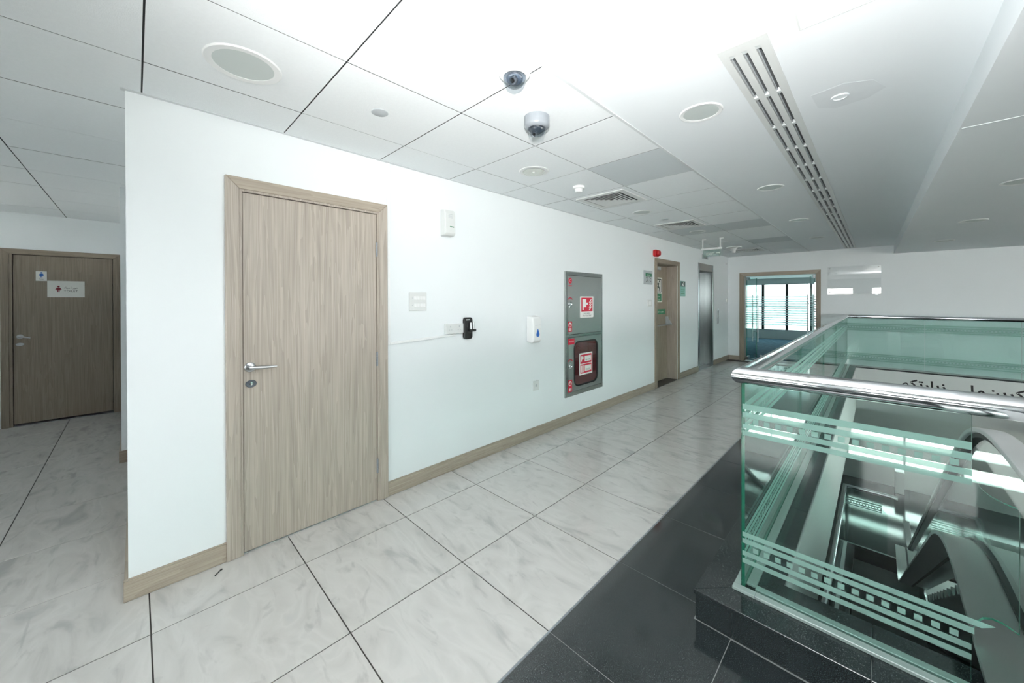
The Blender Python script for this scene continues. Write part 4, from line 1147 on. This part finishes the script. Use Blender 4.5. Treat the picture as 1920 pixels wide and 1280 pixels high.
# upper poster
a0, a1, b0, b1 = 3.700, 3.985, 1.205, 1.462
us = thing('fire_hose_sign', 'red and white fire hose reel sign on the upper cabinet door', 'sign', (X0, 3.84, 1.205))
MB().prism(rrect(a0, a1, b0, b1, 0.012, 3), 0, X0 + 0.0006, X0 + 0.003).build('plate', M['whiteprint'], us)
MB().box(X0 + 0.003, X0 + 0.0035, a0 + 0.022, a1 - 0.022, b0 + 0.075, b1 - 0.016).build('red_field', M['redprint'], us)
wp = MB().box(X0 + 0.0035, X0 + 0.004, a0 + 0.045, a0 + 0.125, b1 - 0.13, b1 - 0.035)
wp.box(X0 + 0.0035, X0 + 0.004, a0 + 0.125, a0 + 0.165, b1 - 0.10, b1 - 0.075).box(X0 + 0.0035, X0 + 0.004, a0 + 0.045, a0 + 0.070, b1 - 0.165, b1 - 0.13)
for k in range(4):
    yb_, zb_ = a1 - 0.055, b1 - 0.055 - k * 0.03
    wp.prism([(yb_ - 0.045, zb_ - 0.022), (yb_ - 0.03, zb_ - 0.004), (yb_ + 0.008, zb_ + 0.026), (yb_ + 0.016, zb_ + 0.022), (yb_ - 0.012, zb_ - 0.01), (yb_ - 0.03, zb_ - 0.024)], 0, X0 + 0.0035, X0 + 0.004)
wp.build('pictogram', M['whiteprint'], us)
text('Fire Hose Reel', 0.030, (X0 + 0.003, (a0 + a1) / 2, b0 + 0.016), WR, WU, M['ink'], us)
text('\uFEA0\uFEF3\uFEAE\uFEA3 \uFEE1\uFEEE\uFEC3\uFEAE\uFEA7', 0.030, (X0 + 0.003, (a0 + a1) / 2, b0 + 0.048), WR, WU, M['ink'], us)
# lower poster
a0, a1, b0, b1 = 3.692, 3.968, 0.522, 0.782
ls = thing('fire_equipment_sign', 'red and white fire equipment sign on the lower cabinet window', 'sign', (X0, 3.83, 0.522))
MB().box(0.0142, 0.0165, a0, a1, b0, b1).build('plate', M['whiteprint'], ls)
for z in (b0 + 0.018, (b0 + b1) / 2 + 0.004):
    MB().box(0.0165, 0.017, a0 + 0.018, a1 - 0.018, z, z + 0.108).build('red_field', M['redprint'], ls)
    MB().box(0.017, 0.0175, a0 + 0.11, a1 - 0.03, z + 0.022, z + 0.088).build('white_field', M['whiteprint'], ls)
text('FIRE HOSE', 0.024, (0.0175, a0 + 0.178, (b0 + b1) / 2 + 0.036), WR, WU, M['ink'], ls)
text('FIRE EXT.', 0.024, (0.0175, a0 + 0.178, b0 + 0.050), WR, WU, M['ink'], ls)
hm = MB().box(0.017, 0.0175, a0 + 0.032, a0 + 0.05, (b0 + b1) / 2 + 0.03, (b0 + b1) / 2 + 0.095).prism([(a0 + 0.065 + 0.022 * math.cos(a * PI / 8), (b0 + b1) / 2 + 0.072 + 0.022 * math.sin(a * PI / 8)) for a in range(16)], 0, 0.017, 0.0175)
hm.box(0.017, 0.0175, a0 + 0.035, a0 + 0.055, b0 + 0.03, b0 + 0.112).box(0.017, 0.0175, a0 + 0.065, a0 + 0.085, b0 + 0.03, b0 + 0.112)
hm.build('pictogram', M['whiteprint'], ls)

# ------------------------------------------------------------------ signs and alarms by the fire exit
al = thing('fire_alarm_sounder', 'red fire alarm sounder above the fire exit frame', 'alarm', (0, 5.80, 2.11))
MB().prism(rrect(5.745, 5.885, 2.100, 2.212, 0.035, 5), 0, 0.0005, 0.05).build('base', M['red'], al, bevel=0.008, seg=2)
MB().prism(rrect(5.765, 5.865, 2.115, 2.197, 0.03, 5), 0, 0.05, 0.085).build('sounder', M['red'], al, bevel=0.01, seg=2)
for k in range(3):
    MB().box(0.085, 0.0856, 5.79, 5.84, 2.135 + k * 0.018, 2.141 + k * 0.018).build('slot', M['maroon'], al)
pn = thing('instruction_notice', 'pale framed notice with a green heading left of the fire exit', 'sign', (0, 5.56, 1.66))
MB().box(0.0005, 0.012, 5.415, 5.708, 1.655, 1.868).build('plate', M['grey_pl'], pn, bevel=0.002)
MB().box(0.012, 0.0125, 5.465, 5.675, 1.775, 1.825).build('green_field', M['green'], pn)
text('FIRE EXIT', 0.034, (0.0125, 5.57, 1.788), WR, WU, M['whiteprint'], pn)
qm = MB()
for y, z in ((5.48, 1.755), (5.53, 1.757), (5.50, 1.732), (5.515, 1.715), (5.48, 1.69), (5.545, 1.69), (5.505, 1.70), (5.60, 1.755), (5.63, 1.74), (5.61, 1.715), (5.635, 1.695)):
    qm.box(0.012, 0.0125, y, y + 0.018, z, z + 0.014)
qm.build('print', M['ink'], pn)['kind'] = 'stuff'
sp = thing('door_release_switch', 'small white door release button left of the fire exit', 'switch', (0, 5.61, 1.31))
MB().box(0.0005, 0.012, 5.54, 5.69, 1.312, 1.418).build('plate', M['offwhite'], sp, bevel=0.003)
MB().box(0.012, 0.016, 5.575, 5.655, 1.335, 1.395).build('rocker', M['white'], sp, bevel=0.002)
es2 = thing('emergency_notice', 'small glossy green and black notice right of the fire exit', 'sign', (0, 7.0, 1.48))
MB().box(0.0005, 0.006, 6.885, 7.125, 1.478, 1.755).build('plate', plain('notice_pale_green', (150, 196, 184), 0.15), es2)
MB().box(0.006, 0.0065, 6.895, 7.115, 1.655, 1.748).build('black_field', M['dgreen'], es2)
rm = MB()
rm.prism([(7.04 + 0.014 * math.cos(a * PI / 6), 1.728 + 0.014 * math.sin(a * PI / 6)) for a in range(12)], 0, 0.0065, 0.007)
rm.prism([(6.99, 1.715), (7.035, 1.708), (7.02, 1.688), (7.05, 1.675), (7.035, 1.66), (6.99, 1.682), (6.96, 1.664), (6.95, 1.672), (6.985, 1.70)], 0, 0.0065, 0.007)
rm.build('running_figure', M['whiteprint'], es2)
for k in range(3): MB().box(0.006, 0.0065, 6.91, 7.08 - 0.03 * (k % 2), 1.52 + k * 0.035, 1.535 + k * 0.035).build('print', M['green'], es2)
for y, z, lab in ((9.66, 2.205, 'tiny white sensor high in the far corner of the long wall'), (9.72, 1.36, 'tiny white wall plate in the far corner beyond the lift')):
    t = thing('wall_sensor', lab, 'sensor', (0, y, z))
    MB().box(0.0005, 0.02, y, y + 0.08, z, z + 0.08).build('housing', M['white'], t, bevel=0.004)
    MB().lathe((0.02, y + 0.04, z + 0.04), 'x', [(0.012, 0), (0.012, 0.004), (0, 0.006)], 10).build('lens', M['grey_pl'], t)

# ------------------------------------------------------------------ ceiling fittings
def flat_downlight(x, y, r, z, label, rim=0.030):
    t = thing('round_downlight', label, 'downlight', (x, y, z), 'round recessed ceiling downlights')
    MB().lathe((x, y, z), '-z', [(r - rim, -0.004), (r - rim, 0.0035), (r - 0.004, 0.0055), (r, 0.002), (r, 0.0)], 40).build('trim_ring', M['white'], t, smooth=True)
    MB().lathe((x, y, z), '-z', [(0.0, 0.0022), (r - rim + 0.001, 0.0022), (r - rim + 0.001, 0.0)], 40).build('diffuser', M['lamp'], t, smooth=True)
    return t
flat_downlight(0.620, 0.328, 0.138, H, 'large round downlight in the ceiling tile above the wall corner')
flat_downlight(0.612, 4.075, 0.105, H, 'round downlight between the two square air vents', 0.018)
flat_downlight(0.645, 5.81, 0.11, H, 'round downlight in the grey tile behind the second air vent', 0.018)
flat_downlight(1.86, 2.122, 0.105, H, 'nearest round downlight in the plaster ceiling strip', 0.020)
flat_downlight(1.85, 3.985, 0.10, H, 'second round downlight in the plaster ceiling strip', 0.018)
flat_downlight(1.826, 5.862, 0.10, H, 'third round downlight in the plaster ceiling strip', 0.018)
flat_downlight(1.833, 7.75, 0.10, H, 'farthest round downlight in the plaster ceiling strip', 0.018)
flat_downlight(3.27, 4.45, 0.105, SZ, 'nearest round downlight in the lower ceiling over the escalators', 0.018)
flat_downlight(3.265, 6.33, 0.105, SZ, 'second round downlight in the lower ceiling over the escalators', 0.018)
flat_downlight(3.22, 8.21, 0.105, SZ, 'farthest round downlight in the lower ceiling over the escalators', 0.018)
# deep recessed one
t = thing('round_downlight', 'deep recessed downlight behind the dome cameras', 'downlight', (0.632, 2.175, H), 'round recessed ceiling downlights')
MB().lathe((0.632, 2.175, H), '-z', [(0.085, -0.001), (0.085, 0.004), (0.112, 0.004), (0.116, 0.0)], 40).build('trim_ring', M['white'], t, smooth=True)
MB().lathe((0.632, 2.175, H - 0.004), '-z', [(0.0, 0.0005), (0.03, 0.0005), (0.06, 0.002), (0.086, 0.0035)], 40).build('reflector', plain('lamp_reflector', (214, 216, 208), 0.2, 0.6), t, smooth=True)
MB().lathe((0.632, 2.175, H - 0.005), '-z', [(0.012, 0), (0.012, 0.006), (0.0, 0.008)], 14).build('lamp', M['white'], t, smooth=True)

t = tag(MB().lathe((0.648, 0.916, H), '-z', [(0.0, 0.004), (0.040, 0.004), (0.043, 0.002), (0.043, 0.0)], 28).build('cover_plate', M['grey_pl'], smooth=True), 'small flat round cover plate in the tile above the oak door', 'cover plate')
t = tag(MB().lathe((0.643, 4.626, H), '-z', [(0.0, 0.004), (0.044, 0.004), (0.047, 0.002), (0.047, 0.0)], 24).build('cover_plate', M['grey_pl'], smooth=True), 'small flat round cover plate near the second air vent', 'cover plate')

# dome cameras
c1 = thing('dome_camera', 'flush dome security camera with a visible lens, nearest the camera', 'security camera', (1.405, 1.165, H), 'dome security cameras')
MB().lathe((1.405, 1.165, H), '-z', [(0.0, 0.0), (0.068, 0.0), (0.068, 0.016), (0.058, 0.026), (0.050, 0.027), (0.050, 0.012), (0.0, 0.012)], 36).build('base', M['white'], c1, smooth=True)
MB().lathe((1.405, 1.165, H - 0.024), '-z', [(0.050, 0), (0.049, 0.012), (0.044, 0.026), (0.034, 0.038), (0.018, 0.046), (0.0, 0.049)], 36).build('dome', M['smoke'], c1, smooth=True)
eye = MB().lathe((1.405, 1.165, H - 0.020), '-z', [(0.0, -0.002), (0.030, 0), (0.036, 0.012), (0.032, 0.026), (0.018, 0.036), (0, 0.039)], 24).build('camera_module', plain('camera_grey', (96, 106, 118), 0.35), c1, smooth=True)
ld = (Vector((1.5, -0.4, 1.2)) - Vector((1.405, 1.165, H - 0.03))).normalized()
sv = ld.cross(Vector((0, 0, 1))).normalized()
lp0 = Vector((1.405, 1.165, H - 0.036)) + ld * 0.020 - sv * 0.014
MB().tube([lp0, lp0 + ld * 0.018], 0.017, 20).build('lens_barrel', M['camdark'], eye, smooth=True)
MB().tube([lp0 + ld * 0.018, lp0 + ld * 0.0195], 0.0105, 18).build('lens', M['black'], eye, smooth=True)
c2 = thing('dome_camera', 'surface mounted dome security camera in a silver housing', 'security camera', (1.205, 1.545, H), 'dome security cameras')
MB().lathe((1.205, 1.545, H), '-z', [(0.0, 0.0), (0.069, 0.0), (0.069, 0.045), (0.065, 0.055), (0.052, 0.064), (0.049, 0.064), (0.049, 0.05), (0.0, 0.05)], 36).build('housing', M['silver'], c2, smooth=True)
MB().lathe((1.205, 1.545, H - 0.062), '-z', [(0.049, 0), (0.048, 0.010), (0.043, 0.023), (0.033, 0.034), (0.018, 0.041), (0.0, 0.044)], 36).build('dome', M['smoke'], c2, smooth=True)
eye = MB().lathe((1.205, 1.545, H - 0.056), '-z', [(0.0, 0), (0.040, 0.0), (0.040, 0.012), (0.028, 0.026), (0.014, 0.034), (0, 0.036)], 9).build('camera_module', plain('camera_dark', (64, 72, 80), 0.3), c2)
lp0 = Vector((1.205, 1.545, H - 0.082)) + ld * 0.016
MB().tube([lp0, lp0 + ld * 0.014], 0.012, 16).build('lens_barrel', M['camdark'], eye, smooth=True)
MB().tube([lp0 + ld * 0.014, lp0 + ld * 0.015], 0.008, 14).build('lens', M['black'], eye, smooth=True)

t = thing('smoke_detector', 'white smoke detector before the first air vent', 'smoke detector', (0.652, 2.752, H))
MB().lathe((0.652, 2.752, H), '-z', [(0.0, 0.0), (0.052, 0.0), (0.052, 0.018), (0.046, 0.022), (0.0, 0.022)], 28).build('base', M['white'], t, smooth=True)
MB().lathe((0.652, 2.752, H - 0.022), '-z', [(0.034, 0.0), (0.032, 0.022), (0.026, 0.028), (0.0, 0.029)], 28).build('sensor_head', M['white'], t, smooth=True)

def vent(y0, y1, label):
    x0, x1 = 0.352, 0.948
    xc, yc = (x0 + x1) / 2, (y0 + y1) / 2
    t = thing('air_vent', label, 'air vent', (xc, yc, H), 'square ceiling air vents')
    w = 0.285
    MB().box(xc - 0.20, xc + 0.20, yc - 0.20, yc + 0.20, H - 0.0035, H - 0.0030).build('dark_throat', M['black_vent'], t)
    fr = MB()
    for i, (a, b) in enumerate(((0.25, 0.195),)):
        for q in ([(-a, -a), (a, -a), (b, -b), (-b, -b)], [(a, -a), (a, a), (b, b), (b, -b)], [(a, a), (-a, a), (-b, b), (b, b)], [(-a, a), (-a, -a), (-b, -b), (-b, b)]):
            fr.prism([(xc + u, yc + v) for u, v in q], 2, H - 0.010, H - 0.0008)
    fr.build('frame', M['offwhite'], t)
    for k in range(5):
        a = 0.178 - k * 0.033; b = a - 0.027
        for q in range(4):
            c, s = [(1, 0), (0, 1), (-1, 0), (0, -1)][q]
            def R(u, v): return (xc + u * c - v * s, yc + u * s + v * c)
            lo, hi = H - 0.013, H - 0.0065
            p = [R(-a, -a), R(a, -a), R(b, -b), R(-b, -b)]
            vs = [(p[0][0], p[0][1], lo), (p[1][0], p[1][1], lo), (p[2][0], p[2][1], hi), (p[3][0], p[3][1], hi)]
            vs += [(x, y, z + 0.0016) for x, y, z in vs]
            fs = [(0, 1, 2, 3), (7, 6, 5, 4), (0, 4, 5, 1), (1, 5, 6, 2), (2, 6, 7, 3), (3, 7, 4, 0)]
            MB().add(vs, fs).build('blade', M['offwhite'], t)
vent(3.0255, 3.6255, 'square air vent nearest the dome cameras')
vent(4.8255, 5.4255, 'second square air vent along the tiled ceiling')
vent(8.4255, 9.0255, 'far square air vent near the end wall')

# hanging exit sign
ex = thing('hanging_exit_sign', 'clear hanging exit sign on white ceiling brackets before the lift', 'exit sign', (0.585, 6.66, H))
for x in (0.452, 0.716):
    MB().box(x - 0.007, x + 0.007, 6.652, 6.668, 2.262, H).box(x - 0.007, x + 0.045, 6.645, 6.675, H - 0.012, H - 0.0005).build('bracket', M['white'], ex)
MB().box(0.430, 0.738, 6.640, 6.680, 2.238, 2.268).build('lamp_bar', M['white'], ex, bevel=0.004)
MB().box(0.452, 0.722, 6.657, 6.663, 2.118, 2.240).build('acrylic_sheet', M['acrylic'], ex)
fg = MB().box(0.458, 0.716, 6.6555, 6.657, 2.124, 2.236)
fg.build('green_field', frosted('exit_film', (170, 206, 196), 0.30), ex)
text('EXIT', 0.060, (0.565, 6.6552, 2.150), FR, FU, M['whiteprint'], ex)
MB().prism([(0.655, 2.185), (0.700, 2.185), (0.700, 2.197), (0.712, 2.180), (0.700, 2.163), (0.700, 2.175), (0.655, 2.175)], 1, 6.6545, 6.6552).build('arrow', M['whiteprint'], ex)

t = thing('ceiling_speaker_horn', 'white conical ceiling fitting hanging behind the exit sign', 'sensor', (0.576, 8.03, H))
MB().lathe((0.576, 8.03, H), '-z', [(0.0, 0), (0.13, 0.0), (0.125, 0.014), (0.0, 0.016)], 28).build('base', M['white'], t, smooth=True)
MB().lathe((0.576, 8.03, H - 0.016), '-z', [(0.07, 0.0), (0.035, 0.04), (0.028, 0.09), (0.012, 0.10), (0, 0.10)], 24).build('cone', M['white'], t, smooth=True)

# slot diffuser
sdif = thing('slot_diffuser', 'long three slot linear air diffuser in the plaster ceiling', 'air diffuser', ((DX0 + DX1) / 2, DY0, H))
slots = [(2.096, 2.114), (2.142, 2.160), (2.188, 2.206)]
edges = [DX0] + [v for s in slots for v in s] + [DX1]
sy0, sy1 = DY0 + 0.06, DY1 - 0.05
for a, b in zip(edges[0::2], edges[1::2]):
    MB().box(a, b, DY0, DY1, H - 0.004, H + 0.012).build('flange_strip', M['offwhite'], sdif)
for a, b in slots:
    MB().box(a, b, DY0, sy0, H - 0.004, H + 0.012).build('end_plate', M['offwhite'], sdif)
    MB().box(a, b, sy1, DY1, H - 0.004, H + 0.012).build('end_plate', M['offwhite'], sdif)
for a, b in slots:
    MB().box(a + 0.001, a + 0.005, sy0, sy1, H + 0.006, H + 0.045).build('deflector_blade', M['grey_pl'], sdif)
    MB().box(a, b, sy0, sy1, H + 0.05, H + 0.055).build('slot_back', M['black_vent'], sdif)
    MB().box(b - 0.001, b + 0.002, sy0, sy1, H + 0.012, H + 0.05).build('slot_side', M['black_vent'], sdif)
spm = mesh_only(MB().box(0, 0.018, -0.012, 0.012, 0.0, 0.02), 'slot_spacer', M['alu'])
nsp = 19
for a, b in slots:
    for k in range(nsp):
        place(spm, 'slot_spacer', (a, sy0 + 0.015 + k * (sy1 - sy0 - 0.03) / (nsp - 1), H - 0.001), sdif)

# access hatch and sprinkler cover with stain
ah = thing('access_hatch', 'flush square access hatch in the plaster ceiling beside the slot diffuser', 'hatch', (2.55, 1.45, H))
MB().box(2.325, 2.33, 1.20, 1.735, H - 0.0015, H - 0.0002).box(2.33, 2.775, 1.73, 1.735, H - 0.0015, H - 0.0002).box(2.33, 2.775, 1.20, 1.205, H - 0.0015, H - 0.0002).build('hatch_frame', M['offwhite'], ah)
MB().box(2.340, 2.770, 1.21, 1.722, H - 0.0022, H - 0.0004).build('hatch_panel', M['ctile'], ah)
spk = thing('sprinkler_cover', 'round concealed sprinkler cover with a patched stain around it', 'sprinkler', (2.40, 2.44, H))
MB().lathe((2.40, 2.44, H), '-z', [(0.0, 0.003), (0.025, 0.003), (0.025, 0.006), (0.034, 0.005), (0.036, 0.0)], 24).build('cover', M['gypsum'], spk, smooth=True)
st_ = [(2.30, 2.33), (2.42, 2.30), (2.52, 2.36), (2.56, 2.48), (2.50, 2.55), (2.38, 2.57), (2.31, 2.50)]
MB().prism(st_, 2, H - 0.0006, H - 0.0002).build('patch', plain('patched_paint', (225, 230, 233), 0.6, noise=0.04, nscale=12), spk)

# nail on the floor
tag(MB().tube([(0.098, 0.282, 0.003), (0.064, 0.312, 0.003)], 0.0028, 8).lathe((0.064, 0.312, 0.0004), 'z', [(0.0, 0), (0.006, 0), (0.006, 0.002), (0, 0.002)], 8).build('nail', M['black']), 'small dark nail lying on the floor in front of the baseboard', 'nail')
